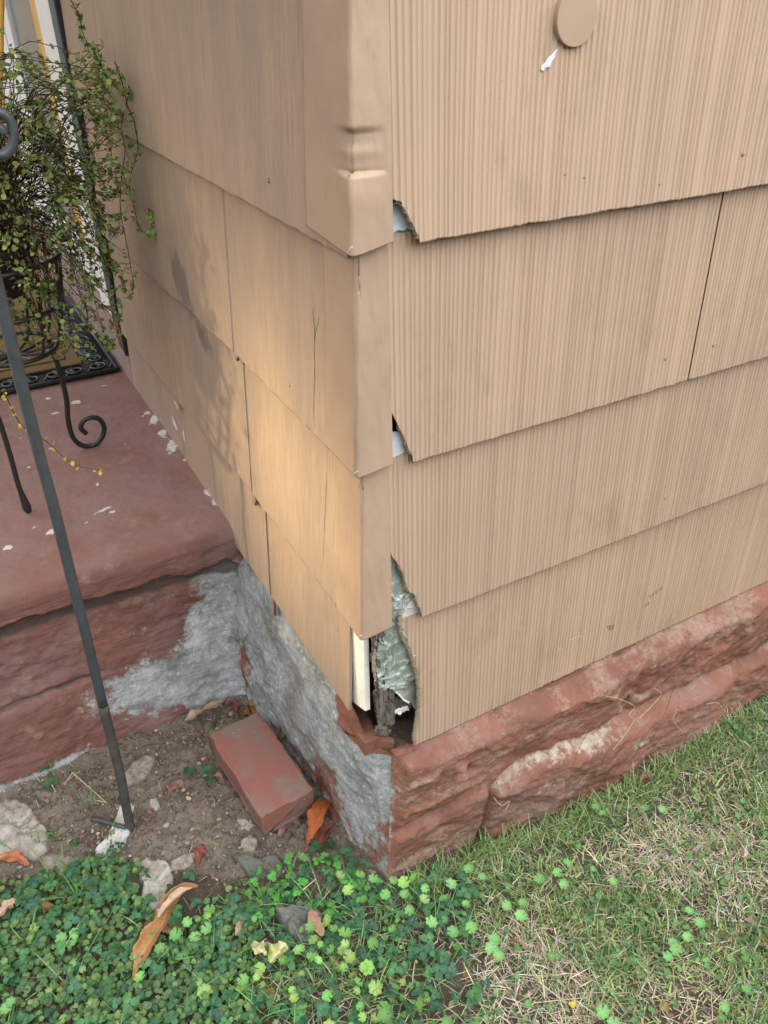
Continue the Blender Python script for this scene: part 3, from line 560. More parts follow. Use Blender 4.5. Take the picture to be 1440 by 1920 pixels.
for _ in range(4): ys[:, 1:-1] = (ys[:, :-2]+2*ys[:, 1:-1]+ys[:, 2:])/4
rock = .010*(1-np.abs(fbm(X*4.5+z*3, z*11-X*2, 0, 81, 2, .5)))**3-.004+.005*fbm(X*7, z*16, 0, 82, 3, .5)+.0028*ridg(X*16+z*20, z*48-X*8, 83)**3+.0022*fbm(X*55, z*75, 0, 84, 5, .7)+.0045*np.floor(2.6*fbm(X*9+z*6, z*17, 0, 88, 3))/2.6+.0022*np.floor(3*fbm(X*26, z*40, 0, 89, 2))/3
chis = .0025*np.sin(X*31+5*fbm(X*6, z*9, 0, 85))*sst(.1, .2, z)
amp = sst(0, .03, s)*(.25+.75*sst(.292, .25, z))
joints = sum(np.exp(-((X-xj-.1*(z-.05))/w_)**2)*d_*((z < mz) if lo else (z > mz)) for xj, w_, d_, lo in ((.205, .006, .016, 1), (.53, .016, .010, 0), (.83, .010, .006, 1), (1.1, .01, .010, 0), (.495, .02, .008, 0)))
dentk = sum(np.exp(-(((X-ay(a, b, -.05)[0])/.012)**2+((z-ay(a, b, -.05)[2])/.012)**2))*d_ for a, b, d_ in ((1175, 1320, .022), (865, 1440, -.012), (875, 1450, .012), (975, 1330, .010), (1240, 1290, .010)))
yf = ys-.72*amp*(rock+chis)+groove+joints*sst(0, .1, s)+dentk; yf = yf*(sst(-.001, .02, s))+cy*(1-sst(-.001, .02, s)); yf = np.minimum(yf, .02)
def bl(px, py, rx, rz, d_=-.05): q = ay(px, py, d_); return np.exp(-(((X-q[0])/rx)**2+((z-q[2])/rz)**2))
salt = .5*np.exp(-((z-mz+.004)/.012)**2)*sst(.14, .22, X)*sst(.60, .5, X)+.45*bl(1180, 1365, .05, .02)+.4*bl(1010, 1450, .04, .02)+.3*fbm(X*7, z*12, 0, 86)+.05+.15*sst(.25, .29, z)+.18*sst(.6, .75, X)*0
bare = .5*np.exp(-((s)/.010)**2)*sst(.04, .08, z)*sst(.27, .24, z)+.45*bl(765, 1497, .006, .006)
grime_shade = .25*sst(.25, .29, z)*sst(.05, .3, X)+.5*groove/.014*.4+.5*joints/.02+.25*sst(.04, .0, z)+.7*np.maximum(dentk, 0)/.02
zr = z-sst(.255, .292, z)*np.clip(.010*fbm(X*17, 5, 0, 131, 4)+.002, -.001, .013)*sst(.03, .08, X)
grid('front_face', X, yf, zr, M_stone, fnd, flip=False, attrs={'worn': .75+0*z, 'bare': bare, 'grime_shade': grime_shade, 'salt': salt, 'chip': 0*z})
# ledge on top by the corner
u, v = np.meshgrid(np.linspace(0, 1, 160), np.linspace(0, 1, 30), indexing='ij')
X = -.014+u*.56; Y = -.020+v*.12; cxx = .034
Yc = np.where(X < .034, np.maximum(Y, -.005+(.034-X)*1.5), Y)
Z = .287+.0045*fbm(X*60, Y*60, 0, 91, 4)+.004*sst(.0, .05, Y)*0-.012*sst(.06, .09, X)*sst(.0, .03, Y)*1; Z = np.where(X > .07, .283, Z)
grid('top_ledge', X, Yc, Z, M_stone, fnd, attrs={'bare': 0*X, 'grime_shade': 1.1*sst(.03, .05, X)*sst(-.01, .004, Y), 'salt': 0*X, 'chip': 0*X})
# ================================================================ PORCH
PT = .412
px0, px1 = -1.7, .0
prof = []   # (y,z) from ground up over the nose and back
pl_ = [(.497, -.08), (.500, 0), (.520, .10), (.545, .2), (.562, .30), (.570, .328), (.560, .336), (.545, .339), (.540, .345), (.541, .368), (.544, .389), (.552, .402), (.568, .409), (.60, PT), (.80, PT+.002), (1.4, PT+.006), (3.4, PT+.008)]
fine = []
for (a, b), (c, d) in zip(pl_[:-1], pl_[1:]):
    L_ = math.hypot(c-a, d-b); n = max(2, int(L_/(.004 if a < .95 else .012))); fine += [(a+(c-a)*t, b+(d-b)*t) for t in np.linspace(0, 1, n, endpoint=False)]
fine.append(pl_[-1]); fine = np.array(fine)
xs = np.concatenate([np.linspace(-1.7, -.62, 20), np.arange(-.615, .012, .004)])
Xg, k_ = np.meshgrid(xs, np.arange(len(fine)), indexing='ij'); Yg = fine[k_, 0]; Zg = fine[k_, 1]
ledge = .005*fbm(Xg*9, 5, 0, 101, 5, .6)
riser = (k_ < len(fine)) & (Yg < .53)
zz = Zg.copy()
# broken under-edge of the nosing wanders
wob = np.exp(-((Zg-.343)/.012)**2)*(Yg < .575); Zg = Zg+wob*(.010*fbm(Xg*11, 3, 0, 102, 5, .6)+.002)
isr = sst(.338, .328, Zg)*(Yg < .60)
Yg = Yg-isr*(.006*fbm(Xg*8, Zg*10, 0, 103, 5, .5)+.0015*fbm(Xg*70, Zg*80, 0, 104, 3))-.002*fbm(Xg*25, Zg*60, 0, 105, 4)*(Yg < .575)
Zg = Zg+np.where(Yg > .575, .0022*fbm(Xg*12, Yg*12, 0, 106, 5)+.0006*fbm(Xg*90, Yg*90, 0, 107, 3), 0)
# coving of cement where riser meets house
_jz = ay(80, 1308, .53)[2]; jn = np.exp(-((zz-_jz-.006*fbm(Xg*8, 2, 0, 109))/.006)**2)*sst(-.30, -.36, Xg)*isr; Yg = Yg+.008*jn-.006*isr*sst(_jz, _jz-.01, zz)*sst(-.30, -.36, Xg)
cov = sst(-.09, .0, Xg)*isr; Yg = Yg-cov*.035*(.6+.4*sst(.3, .0, zz))
chip = 0*Xg
def pb(px, py, rx, ry, am=1., ang=0, top=True):
    global chip
    q = az(px, py, PT) if top else ay(px, py, .55)
    dx = Xg-q[0]; dy = (Yg-q[1]) if top else (zz-q[2]); c_, s_ = math.cos(ang), math.sin(ang); a = (dx*c_+dy*s_)/rx; b = (-dx*s_+dy*c_)/ry
    chip = np.maximum(chip, am*np.exp(-(a*a+b*b)*.7)*((zz > .396) if top else (zz < .40)*(Yg < .6)))
for a in ((145, 757, .012, .010), (105, 777, .009, .006), (90, 750, .007, .005), (198, 725, .007, .004), (98, 843, .008, .005), (183, 909, .005, .006), (195, 957, .02, .004, 1, .35), (210, 962, .006, .004), (95, 1000, .012, .008), (15, 1028, .012, .007), (55, 880, .004, .003), (290, 790, .03, .010, 1, 1.1), (305, 815, .02, .010, 1, 1.3), (322, 840, .035, .012, 1, 1.35), (348, 863, .008, .006), (392, 925, .010, .022, 1.05), (408, 940, .012, .014, 1.05), (275, 778, .02, .008, .9, .8), (235, 835, .003, .003), (40, 825, .004, .003), (64, 990, .004, .003), (160, 983, .006, .003)): pb(*a)
for a in ((325, 972, .016, .003, 1, .25, False), (15, 1035, .006, .012, .9, 0, False)): pb(*a)
def qb(px, py, rx, rz, d_=.54): q = ay(px, py, d_); return np.exp(-(((Xg-q[0])/rx)**2+((zz-q[2])/rz)**2))
bare = isr*(.8*sst(-.21, -.09, Xg+.05*fbm(Xg*10, zz*10, 0, 110))*sst(.0, .1, zz+.1)+.85*np.exp(-((zz-(.075-.30*(Xg+.06)*.35))/.07)**2)*sst(-.52, -.22, Xg)+.35*qb(260, 1180, .06, .04)+.9*sst(.035, .0, zz)*sst(-.3, -.45, Xg)+.55*qb(350, 1350, .1, .03))
bare += .0
grime_shade = .7*jn+.85*np.exp(-((zz-.318)/.014)**2)*isr+.5*isr*sst(-.1, .0, Xg)+.35*isr*np.exp(-((zz-.15)/.05)**2)*sst(-.3, -.1, Xg)+.32*(Yg > 1.2)*(zz > .4)+.2*np.exp(-((Yg-.6)/.2)**2)*0  # band below the nosing paints in its shadow line
porch = grid('porch', Xg, Yg, Zg, M_red, None, flip=False, loc=None, attrs={'chip': chip, 'bare': bare, 'grime_shade': grime_shade, 'salt': 0*Xg, 'dusty': sst(.400, .411, zz)})
tag(porch, 'red painted concrete porch slab with chipped paint and grey patched riser beside the house', 'porch')
# ================================================================ GROUND
DIRT = [az(a, b)[:2] for a, b in ((-300, 1500), (200, 1390), (455, 1290), (620, 1500), (720, 1650), (640, 1640), (540, 1640), (440, 1660), (330, 1640), (250, 1680), (120, 1640), (0, 1690), (-300, 1700))]
def gh(x, y):
    d = .010*fbm(x*3.1, y*3.1, 0, 120, 3)
    dm = sst(-.30, -.05, y)*sst(.05, -.03, x)
    d = d+dm*(.006*fbm(x*22, y*22, 0, 121, 4, .6)+.012*np.exp(-(((x+.27)/.11)**2+((y-.27)/.12)**2)))
    return d-.004
gx = np.concatenate([[-60, -20, -6, -2.5], np.arange(-1.4, 1.8, .02)*1.0, [2.5, 6, 20, 60]]); 
gx = np.array(sorted(set(np.round(np.concatenate([[-60, -20, -6, -2.5, -1.6], np.arange(-1.4, -.72, .03), np.arange(-.72, .06, .0035), np.arange(.06, 1.3, .008), np.arange(1.3, 2.2, .05), [3, 6, 20, 60]]), 5))))
gy = np.array(sorted(set(np.round(np.concatenate([[-60, -20, -6, -2.5], np.arange(-1.6, -.7, .05), np.arange(-.7, -.1, .008), np.arange(-.1, .56, .0035), [.8, 1.5, 4, 12, 60]]), 5))))
X, Y = np.meshgrid(gx, gy, indexing='ij'); near = sst(3, 1.5, np.abs(X))*sst(3, 1.5, np.abs(Y))
Z = gh(X, Y)*near; inn = sst(-.1, 0., Y)*sst(.05, -.03, X)*near
Z += inn*(.0065*np.maximum(0, fbm(X*75, Y*75, 0, 123, 4, .65))+.002*ridg(X*55, Y*55, 124)); 
turf = 1-sst(-.02, .06, sst(0, 1, inpoly(X+.02*fbm(X*9, Y*9, 0, 1), Y+.02*fbm(X*9, Y*9, 0, 2), DIRT)*1.))
g = grid('ground', X, Y, Z, M_soil, attrs={'turf': turf}); tag(g, kind='structure')
def gz(x, y): return float(gh(np.array(x), np.array(y)))
# pebbles and clods
def ico(n=1):
    import bmesh
    bm = bmesh.new(); bmesh.ops.create_icosphere(bm, subdivisions=n, radius=1); V = np.array([v.co[:] for v in bm.verts]); f = np.array([[v.index for v in q.verts] for q in bm.faces]); bm.free(); return V, f
iv, if_ = ico(1)
class Batch:
    def __init__(s): s.V = []; s.F = []; s.C = []; s.n = 0
    def add(s, V, f, c): s.V.append(V); s.F.append(f+s.n); s.C.append(np.broadcast_to(c, V.shape)); s.n += len(V)
    def inst(s, T, f, P, Rm, sc_, cols, fac=None):
        """T (k,3) template, P (n,3), Rm (n,3,3), sc_ (n,) or (n,3), cols (n,3)"""
        n = len(P); k = len(T); sc_ = np.asarray(sc_, float); sc_ = sc_[:, None] if sc_.ndim == 1 else sc_
        TT = T[None]*sc_[:, None, :]; V = np.einsum('nij,nkj->nki', Rm, TT)+P[:, None, :]
        s.V.append(V.reshape(-1, 3)); s.F.append((f[None]+(np.arange(n)*k)[:, None, None]).reshape(-1, f.shape[1])+s.n); s.C.append(np.repeat(cols, k, 0)*(1 if fac is None else np.tile(fac, n)[:, None])); s.n += n*k
    def build(s, name, mat, parent=None, **k):
        k3 = max(f.shape[1] for f in s.F); return mk(name, np.concatenate(s.V), np.concatenate(s.F), mat, parent, col=np.concatenate(s.C), **k)
def rotm(yaw, tilt, dirn, spin=None):
    """rotate template (z up) : spin about z, then tilt by angle about horizontal axis at azimuth dirn"""
    n = len(yaw); c, s = np.cos(yaw), np.sin(yaw); Z0 = np.zeros(n); O = np.ones(n)
    Rz = np.stack([np.stack([c, -s, Z0], -1), np.stack([s, c, Z0], -1), np.stack([Z0, Z0, O], -1)], 1)
    ux, uy = np.cos(dirn), np.sin(dirn); ct, st = np.cos(tilt), np.sin(tilt)
    Rt = np.stack([np.stack([ct+ux*ux*(1-ct), ux*uy*(1-ct), uy*st], -1), np.stack([ux*uy*(1-ct), ct+uy*uy*(1-ct), -ux*st], -1), np.stack([-uy*st, ux*st, ct], -1)], 1)
    return np.einsum('nij,njk->nik', Rt, Rz)
def scatter(n, x0, x1, y0, y1, seed):
    rs = np.random.RandomState(seed); return rs.uniform(x0, x1, n), rs.uniform(y0, y1, n), rs
def fy(x): return np.interp(x, [-.02, 0, .19, .35, .47, .6, 2], [-.05, -.058, -.068, -.095, -.102, -.095, -.09])   # foot of the front stones
def outside(x, y): # ground not covered by house or porch
    return ~((x > -.0) & (y > fy(x)-.004)) & ~((x > -.10*(y+.05)-.01) & (y > -.05)) & (y < .495)
x, y, rs = scatter(8500, -.75, .05, -.1, .5, 5); m = outside(x, y) & (inpoly(x, y, DIRT) | (rs.rand(len(x)) < .12)); x, y = x[m], y[m]; n = len(x)
r = rs.lognormal(-6.25, .5, n); r = np.clip(r, .0008, .0065); P = np.stack([x, y, gh(x, y)+.35*r+.0025], -1)
cols = np.array([(.21, .17, .13), (.17, .135, .105), (.27, .23, .185), (.12, .09, .07), (.38, .34, .29), (.24, .12, .09)])[rs.choice(6, n, p=[.34, .28, .14, .14, .06, .04])]*rs.uniform(.8, 1.2, (n, 1))
b = Batch(); b.inst(iv*(1+.28*RS.randn(*iv.shape)), if_, P, rotm(rs.uniform(0, 6.28, n), rs.uniform(0, 3, n), rs.uniform(0, 6.28, n)), np.stack([r*rs.uniform(.8, 1.5, n), r, r*rs.uniform(.5, .9, n)], -1), cols)
M_peb = colmat('pebble', .95, 0, 700, .8, .15)
tag(b.build('gravel', M_peb, smooth=False), 'crumbly clods and pebbles over the bare soil', kind='stuff')
# ================================================================ ROCKS, BRICK
def rock(name, q, h, mat, label, cat='stone', seed=1, th=.5, lift=0., facet=0, outline=True, tilt=(0, 0)):
    P = np.array([az(a, b, h*.6+gz(*az(a, b)[:2]))[:2] for a, b in q]); c = P.mean(0); zc = gz(*c)
    m = 90; ring = np.array([P[i]*(1-t)+P[(i+1) % len(P)]*t for i in range(len(P)) for t in np.linspace(0, 1, max(2, m//len(P)), endpoint=False)]); n = len(ring)
    V = []; lv = [(1.0, -.4), (1.04, .0), (1.02, .45), (.98, .75), (.93, .95)]+[(q_, 1.02) for q_ in np.linspace(.86, .03, 14)]
    for s_, hh in lv:
        pr = c+(ring-c)*s_; nz_ = fbm(pr[:, 0]*60, pr[:, 1]*60, hh*2, seed, 4, .6); dirv = (ring-c)/np.linalg.norm(ring-c, axis=1)[:, None]
        pr = pr+dirv*(.003*nz_)[:, None]*(1 if s_ > .5 else 0)
        zz_ = h*hh*(1+.32*fbm(pr[:, 0]*45, pr[:, 1]*45, 0, seed+3, 5, .62)*(hh > .4))+tilt[0]*(pr[:, 0]-c[0])*(hh > .4)+tilt[1]*(pr[:, 1]-c[1])*(hh > .4)
        V += [(a, b_, zc+lift+zv) for (a, b_), zv in zip(pr, zz_)]
    L = len(lv); f = [(j*n+i, j*n+(i+1) % n, (j+1)*n+(i+1) % n, (j+1)*n+i) for j in range(L-1) for i in range(n)]+[tuple((L-1)*n+i for i in range(n))]
    o = mk(name, V, f, mat, None, loc=(c[0], c[1], zc), smooth=True); return tag(o, label, cat, 'loose stones in the dirt')
rock('limestone', [(-90, 1490), (0, 1496), (35, 1500), (58, 1512), (75, 1540), (92, 1560), (85, 1590), (60, 1605), (10, 1602), (-90, 1600)], .022, M_lime, 'large pale rough limestone slab at the left edge under the porch riser', seed=3)
rock('limestone', [(258, 1618), (275, 1608), (290, 1617), (305, 1610), (318, 1618), (325, 1640), (318, 1665), (322, 1690), (298, 1702), (282, 1716), (262, 1712), (266, 1690), (270, 1660), (262, 1640)], .016, M_lime, 'jagged white limestone chunk above the long curled orange leaf', seed=5)
rock('limestone', [(224, 1510), (232, 1504), (252, 1506), (244, 1545), (243, 1565), (225, 1590), (205, 1602), (180, 1604), (178, 1592), (200, 1570), (215, 1545)], .008, M_lime3, 'flat white stone lying under the foot of the steel pole', seed=7)
rock('limestone', [(78, 1608), (105, 1600), (140, 1607), (158, 1620), (165, 1645), (150, 1662), (130, 1655), (108, 1640), (80, 1632)], .014, M_lime2, 'brownish broken limestone among the grass blades below the large slab', seed=9)
rock('limestone', [(232, 1455), (250, 1432), (275, 1422), (292, 1425), (280, 1448), (262, 1462), (240, 1480), (232, 1476)], .013, M_lime2, 'dusty limestone lump just right of the pole in the soil', seed=12)
rock('limestone', [(318, 1618), (330, 1612), (352, 1600), (368, 1600), (362, 1616), (345, 1628), (322, 1630)], .010, M_lime2, 'small flat brown stone beside the red leaf', seed=14)
rock('slate_stone', [(436, 1606), (452, 1600), (485, 1612), (520, 1607), (530, 1625), (520, 1645), (470, 1645), (455, 1630)], .008, M_grey, 'flat grey slate piece below the red brick', seed=16)
rock('slate_stone', [(452, 1574), (470, 1568), (482, 1580), (476, 1596), (455, 1597), (448, 1588)], .012, M_lime2, 'small brown pebble stone between brick and grey slate', seed=19)
rock('slate_stone', [(514, 1712), (545, 1702), (578, 1700), (600, 1712), (608, 1735), (600, 1765), (572, 1774), (545, 1755)], .024, M_grey, 'wedge shaped grey stone with white marks in the clover', seed=21, tilt=(-.15, .2))
rock('slate_stone', [(446, 1535), (462, 1540), (478, 1548), (470, 1558), (448, 1555)], .006, M_lime, 'tiny pale stone flake in front of the brick', seed=23)
o = rock('limestone', [(282, 1500), (292, 1496), (300, 1512), (292, 1520), (283, 1513)], .008, M_lime, 'tiny pale stone in the middle of the bare soil', seed=25)
# brick
A, B, C_, D = [np.array(az(*q, .072)) for q in ((381, 1380), (472, 1347), (595, 1474), (505, 1510))]
h = .060; zb = .010; c = (A+B+C_+D)/4; bx = (B-A+C_-D)/2; by = (A-D+B-C_)/2
L1 = np.linalg.norm(bx[:2]); L2 = np.linalg.norm(by[:2]); ux = bx[:2]/L1; uy = by[:2]/L2
import bmesh
bm = bmesh.new(); bmesh.ops.create_cube(bm, size=1); bmesh.ops.scale(bm, vec=(L1*1.12, L2*1.05, h), verts=bm.verts)
bmesh.ops.bevel(bm, geom=bm.edges[:], offset=.0045, segments=3, affect='EDGES', profile=.6); bmesh.ops.triangulate(bm, faces=bm.faces); 
for _ in range(4): bmesh.ops.subdivide_edges(bm, edges=[e for e in bm.edges if e.calc_length() > .006], cuts=1)
V = np.array([v.co[:] for v in bm.verts]); nn = np.array([v.normal[:] for v in bm.verts])
V += nn*(.0024*fbm(V[:, 0]*40, V[:, 1]*40, V[:, 2]*40, 33, 4)+.0006*fbm(V[:, 0]*200, V[:, 1]*200, V[:, 2]*200, 34, 3))[:, None]
low = V[:, 2] < -h*.30; V[low] += nn[low]*(-.004*np.abs(fbm(V[low, 0]*90, V[low, 1]*90, V[low, 2]*90, 35, 3)))[:, None]
for v, q in zip(bm.verts, V): v.co = q
me = bpy.data.meshes.new('brick'); bm.to_mesh(me); bm.free(); me.materials.append(M_brick)
for p_ in me.polygons: p_.use_smooth = True
# move mesh so its base is the origin
me.transform(Matrix.Translation((0, 0, h/2)))
brick = bpy.data.objects.new('brick', me); COL.objects.link(brick)
brick.matrix_world = Matrix(((ux[0], uy[0], 0, c[0]), (ux[1], uy[1], 0, c[1]), (0, 0, 1, zb), (0, 0, 0, 1)))
tag(brick, 'red painted brick lying on the soil beside the grey foundation', 'brick')
# ================================================================ POLE
pole = empty('garden_pole', (-.367, .283, gz(-.367, .283)), 'grey steel plant pole stuck in the soil before the porch, scroll near its top', 'plant pole')
PP = [(-85, 205), (-60, 330), (-20, 480), (3, 570), (40, 720), (73, 850), (103, 960), (133, 1080), (161, 1190), (195, 1330)]
pts = [ay(a, b, .283+.07*(b < 1)-.0) for a, b in PP]
mb = MB(); mb.tube(spline([tuple(p_) for p_ in pts], 5), .0078, 14); mb.build('shaft', M_pole, pole, smooth=True)
mb = MB(); low = [ay(a, b, .283) for a, b in ((193, 1322), (210, 1390), (225, 1450), (236, 1510), (246, 1560))]; mb.tube(spline([tuple(p_) for p_ in low], 5), [.0084]*21, 14); mb.build('lower_sleeve', M_rust, pole, smooth=True)
f0 = ay(240, 1553, .275); mb = MB(); mb.tube(spline([tuple(az(a, b, .012)) for a, b in ((236, 1552), (215, 1546), (195, 1540), (172, 1535))], 4), .0045, 10); mb.build('foot_prong', M_pole, pole, smooth=True)
cc = (-2, 258); sp = []
for t in np.linspace(0, 1, 40):
    an = -1.9+t*7.6; rr = 36*(1-.72*t); sp.append(ay(cc[0]+rr*math.cos(an)*.95, cc[1]+rr*1.35*math.sin(an), .20))
pj = ay(-72, 290, .283); sp = spline([tuple(pj), tuple((np.array(pj)+np.array(sp[0]))/2+np.array([0, -.01, .03]))], 6)[:-1]+sp
mb = MB(); mb.tube([tuple(p_) for p_ in sp], .0050, 12); mb.build('scroll', M_pole, pole, smooth=True)
# bamboo-like yellow stake at the left edge
mb = MB(); mb.tube(spline([tuple(ay(a, b, .62)) for a, b in ((4, -60), (3, 0), (2, 60), (1, 120), (0, 170), (-6, 420))], 5), [.0042+.0005*(i % 5 == 0) for i in range(26)], 10)
# ================================================================ PLANT STAND
stand = empty('plant_stand', (-.33, .93, PT), 'black wrought iron plant stand with scroll feet on the porch', 'plant stand')
YP = 1.019
fA = [(52, 560), (68, 590), (92, 640), (110, 690), (124, 745), (128, 790), (138, 822), (157, 836), (178, 833), (192, 818), (195, 800), (186, 786), (170, 783), (156, 790), (152, 803), (162, 813)]
dz_ = az(157, 840, PT+.006); LA = [ay(a, b, dz_[1]) for a, b in fA]
LA = [np.array([p_[0], p_[1]+.02*(0), max(p_[2], PT+.0075)]) for p_ in LA]
mb = MB(); mb.tube(spline(LA, 6), .0058, 10); mb.build('leg', M_iron, stand, smooth=True)
dB = az(55, 962, PT+.006); LB = [ay(a, b, dB[1]+(962-b)*.00012) for a, b in ((-70, 640), (-35, 720), (-5, 780), (18, 850), (33, 905), (44, 935), (54, 960))]
mb = MB(); sb = spline(LB, 6); mb.tube(sb, [.0052]*(len(sb)-9)+list(np.linspace(.006, .0085, 6))+[.0085, .0075, .006], 10); mb.build('leg', M_iron, stand, smooth=True)
LC = [(-.52, 1.1, PT+.008), (-.50, 1.08, PT+.05), (-.45, 1.05, PT+.2), (-.40, 1.02, PT+.33)]; mb = MB(); mb.tube(spline(LC, 6), .0055, 10); mb.build('leg', M_iron, stand, smooth=True)
def ringpts(c, r, n=40, tilt=0): return [(c[0]+r*math.cos(t), c[1]+r*math.sin(t), c[2]) for t in np.linspace(0, 2*math.pi, n+1)]
SC = np.array(ay(8, 600, .93)); 
for rr, dzz, nm in ((.115, .03, 'ring'), (.085, -.06, 'ring'), (.13, .12, 'ring')):
    mb = MB(); mb.tube(ringpts(SC+[0, 0, dzz], rr), .0045, 8, False); mb.build(nm, M_iron, stand, smooth=True)
mb = MB()
for t in np.linspace(0, 2*math.pi, 12, endpoint=False):
    a = SC+[.13*math.cos(t), .13*math.sin(t), .12]; b_ = SC+[.115*math.cos(t), .115*math.sin(t), .03]; c_ = SC+[.085*math.cos(t), .085*math.sin(t), -.06]; d_ = SC+[.0, .0, -.075]; mb.tube(spline([a, b_, c_, d_], 4), .003, 6)
mb.build('basket_bars', M_iron, stand, smooth=True)
# ================================================================ WIRE VINE
YV = .88
vc = np.array(ay(20, 440, YV)); vine = empty('potted_vine', tuple(SC+[0, 0, -.05]), 'wiry trailing vine with tiny round green leaves on the black stand', 'plant')
mb = MB(); n = 24
Vp = []; 
for rr, zz_ in ((.05, .05), (.07, .07), (.095, .14), (.10, .15), (.09, .15), (.085, .12)): Vp += [SC+[rr*math.cos(t), rr*math.sin(t), zz_] for t in np.linspace(0, 2*math.pi, n, endpoint=False)]
mb.add(Vp, [(j*n+i, j*n+(i+1) % n, (j+1)*n+(i+1) % n, (j+1)*n+i) for j in range(5) for i in range(n)]+[tuple(range(n))[::-1], tuple(range(5*n, 6*n))]); mb.build('pot', M_pot, vine, smooth=True)
REG = [(-60, 70), (60, 95), (120, 105), (165, 95), (205, 100), (235, 170), (245, 215), (238, 290), (225, 330), (215, 440), (232, 500), (225, 560), (195, 640), (150, 640), (60, 650), (-60, 640)]
rs = np.random.RandomState(11); stems = []
def pix_stem(P, Y0, Y1, seg=10):
    n = len(P); return spline([ay(a, b, Y0+(Y1-Y0)*i/(n-1)) for i, (a, b) in enumerate(P)], seg)
manual = [([(215, 115), (228, 150), (240, 200), (262, 260), (243, 340), (251, 385), (262, 425), (285, 445), (290, 410), (278, 390)], .80, .80), ([(130, -5), (148, 30), (155, 60), (165, 90), (160, 105), (120, 125), (60, 130)], .80, .85),
 ([(0, 720), (12, 745), (35, 790), (55, 808), (90, 830), (125, 862), (150, 875), (180, 880), (195, 885)], .80, .68), ([(190, 100), (186, 120), (175, 140), (160, 150)], .8, .83), ([(175, 90), (186, 118), (205, 150), (232, 175), (245, 172)], .8, .8),
 ([(180, 560), (205, 580), (222, 600), (215, 640), (200, 655)], .85, .9), ([(150, 600), (185, 630), (205, 640)], .85, .9), ([(235, 280), (225, 380), (240, 470), (250, 540), (238, 560)], .86, .9), ([(150, 560), (185, 600), (200, 640), (208, 655)], .9, .9), ([(245, 160), (228, 240), (240, 300), (232, 360)], .8, .84)]
for P, a, b_ in manual: stems.append((pix_stem(P, a, b_, 8), 1))
cnt = 0
while cnt < 350:
    a, b_ = rs.uniform(-70, 245), rs.uniform(70, 650)
    if not inpoly(a, b_, REG): continue
    dens = .55+.45*math.exp(-((b_-420)/190)**2)
    if rs.rand() > dens: continue
    d0 = rs.uniform(-.13, .13); Y = YV+d0
    e = ay(a, b_, Y); st = SC+np.array([rs.uniform(-.07, .07), rs.uniform(-.07, .07), rs.uniform(.12, .22)])
    mid = (st+e)/2+np.array([rs.uniform(-.06, .06), rs.uniform(-.06, .06), rs.uniform(.0, .14)])
    if e[2] < .8: mid = np.array([st[0]+(e[0]-st[0])*rs.uniform(.5, 1.1), Y, max(st[2], e[2])+rs.uniform(.0, .1)])
    tail = e+np.array([rs.uniform(-.04, .03), rs.uniform(-.04, .04), rs.uniform(-.05, .03)])
    if tail[0] > -.03: tail[0] = -.035
    if e[0] > -.02: e[0] = -.028
    sp_ = spline([st, mid, e, tail], 9); sp_ = [p_+np.array([1, 1, 1])*.004*rs.randn(3)*(.4 if i else 0) for i, p_ in enumerate(sp_)]
    stems.append((sp_, 0)); cnt += 1
# stems as thin three-sided tubes
SV, SF, k = [], [], 0; leafP, leafN, leafY = [], [], []
manual_z = stems[2][0][0][2]
for sp_, mn in stems:
    P = np.array(sp_); P[:, 0] = np.minimum(P[:, 0], -.019); P[:, 2] = np.maximum(P[:, 2], PT+.02); T = np.gradient(P, axis=0); T /= np.linalg.norm(T, axis=1)[:, None]+1e-9
    a = np.cross(T, [.2, .3, 1]); a /= np.linalg.norm(a, axis=1)[:, None]+1e-9; b_ = np.cross(T, a); r = np.linspace(.0010, .0005, len(P))[:, None]
    ring = np.stack([P+r*(a*math.cos(q)+b_*math.sin(q)) for q in (0, 2.09, 4.19)], 1); n = len(P)
    SV.append(ring.reshape(-1, 3)); i = np.arange(n-1)
    for j in range(3): SF.append(np.stack([k+3*i+j, k+3*i+(j+1) % 3, k+3*(i+1)+(j+1) % 3, k+3*(i+1)+j], 1))
    k += 3*n
    s_ = 3 if mn else rs.randint(8, 14); q = float(s_)
    while q < n-1:
        i0 = int(q); f_ = q-i0; p_ = P[i0]*(1-f_)+P[i0+1]*f_; side_ = a[i0]*rs.choice([-1, 1])+b_[i0]*rs.uniform(-.8, .8); leafP.append(p_+side_*.004); leafN.append(side_); leafY.append(mn and abs(P[0][2]-manual_z) < .004)
        q += rs.uniform(.45, 1.1)*((3.2 if leafY and leafY[-1] else .8) if mn else 1.25)
mk('stems', np.concatenate(SV), np.concatenate(SF), simple('dark_wiry_stem', (.045, .022, .015), (.02, .012, .01), .7, 90), vine)
def ovleaf(m=10, cup=.18):
    V = [(0, 0, 0)]+[(.95*math.cos(t)+.9, .78*math.sin(t), cup*(abs(math.sin(t))**1.5)) for t in np.linspace(0, 2*math.pi, m, endpoint=False)]; V[0] = (.9, 0, -.05)
    return np.array(V), np.array([(0, 1+i, 1+(i+1) % m) for i in range(m)])
lp = np.array(leafP); n = len(lp); ly = np.array(leafY, bool); lv, lf_ = ovleaf(); cc_ = np.array([(.21, .31, .09), (.15, .24, .07), (.30, .37, .10), (.22, .21, .08), (.48, .33, .13), (.38, .46, .13)])[rs.choice(6, n, p=[.33, .26, .16, .15, .04, .06])]*rs.uniform(.75, 1.25, (n, 1))
cc_[ly] = np.array((.62, .52, .08))*rs.uniform(.8, 1.2, (ly.sum(), 1)); b = Batch(); b.inst(lv, lf_, lp, rotm(rs.uniform(0, 6.28, n), rs.uniform(.1, 1.5, n), rs.uniform(0, 6.28, n)), rs.uniform(.003, .0062, n), cc_); b.build('foliage', M_leaf, vine)
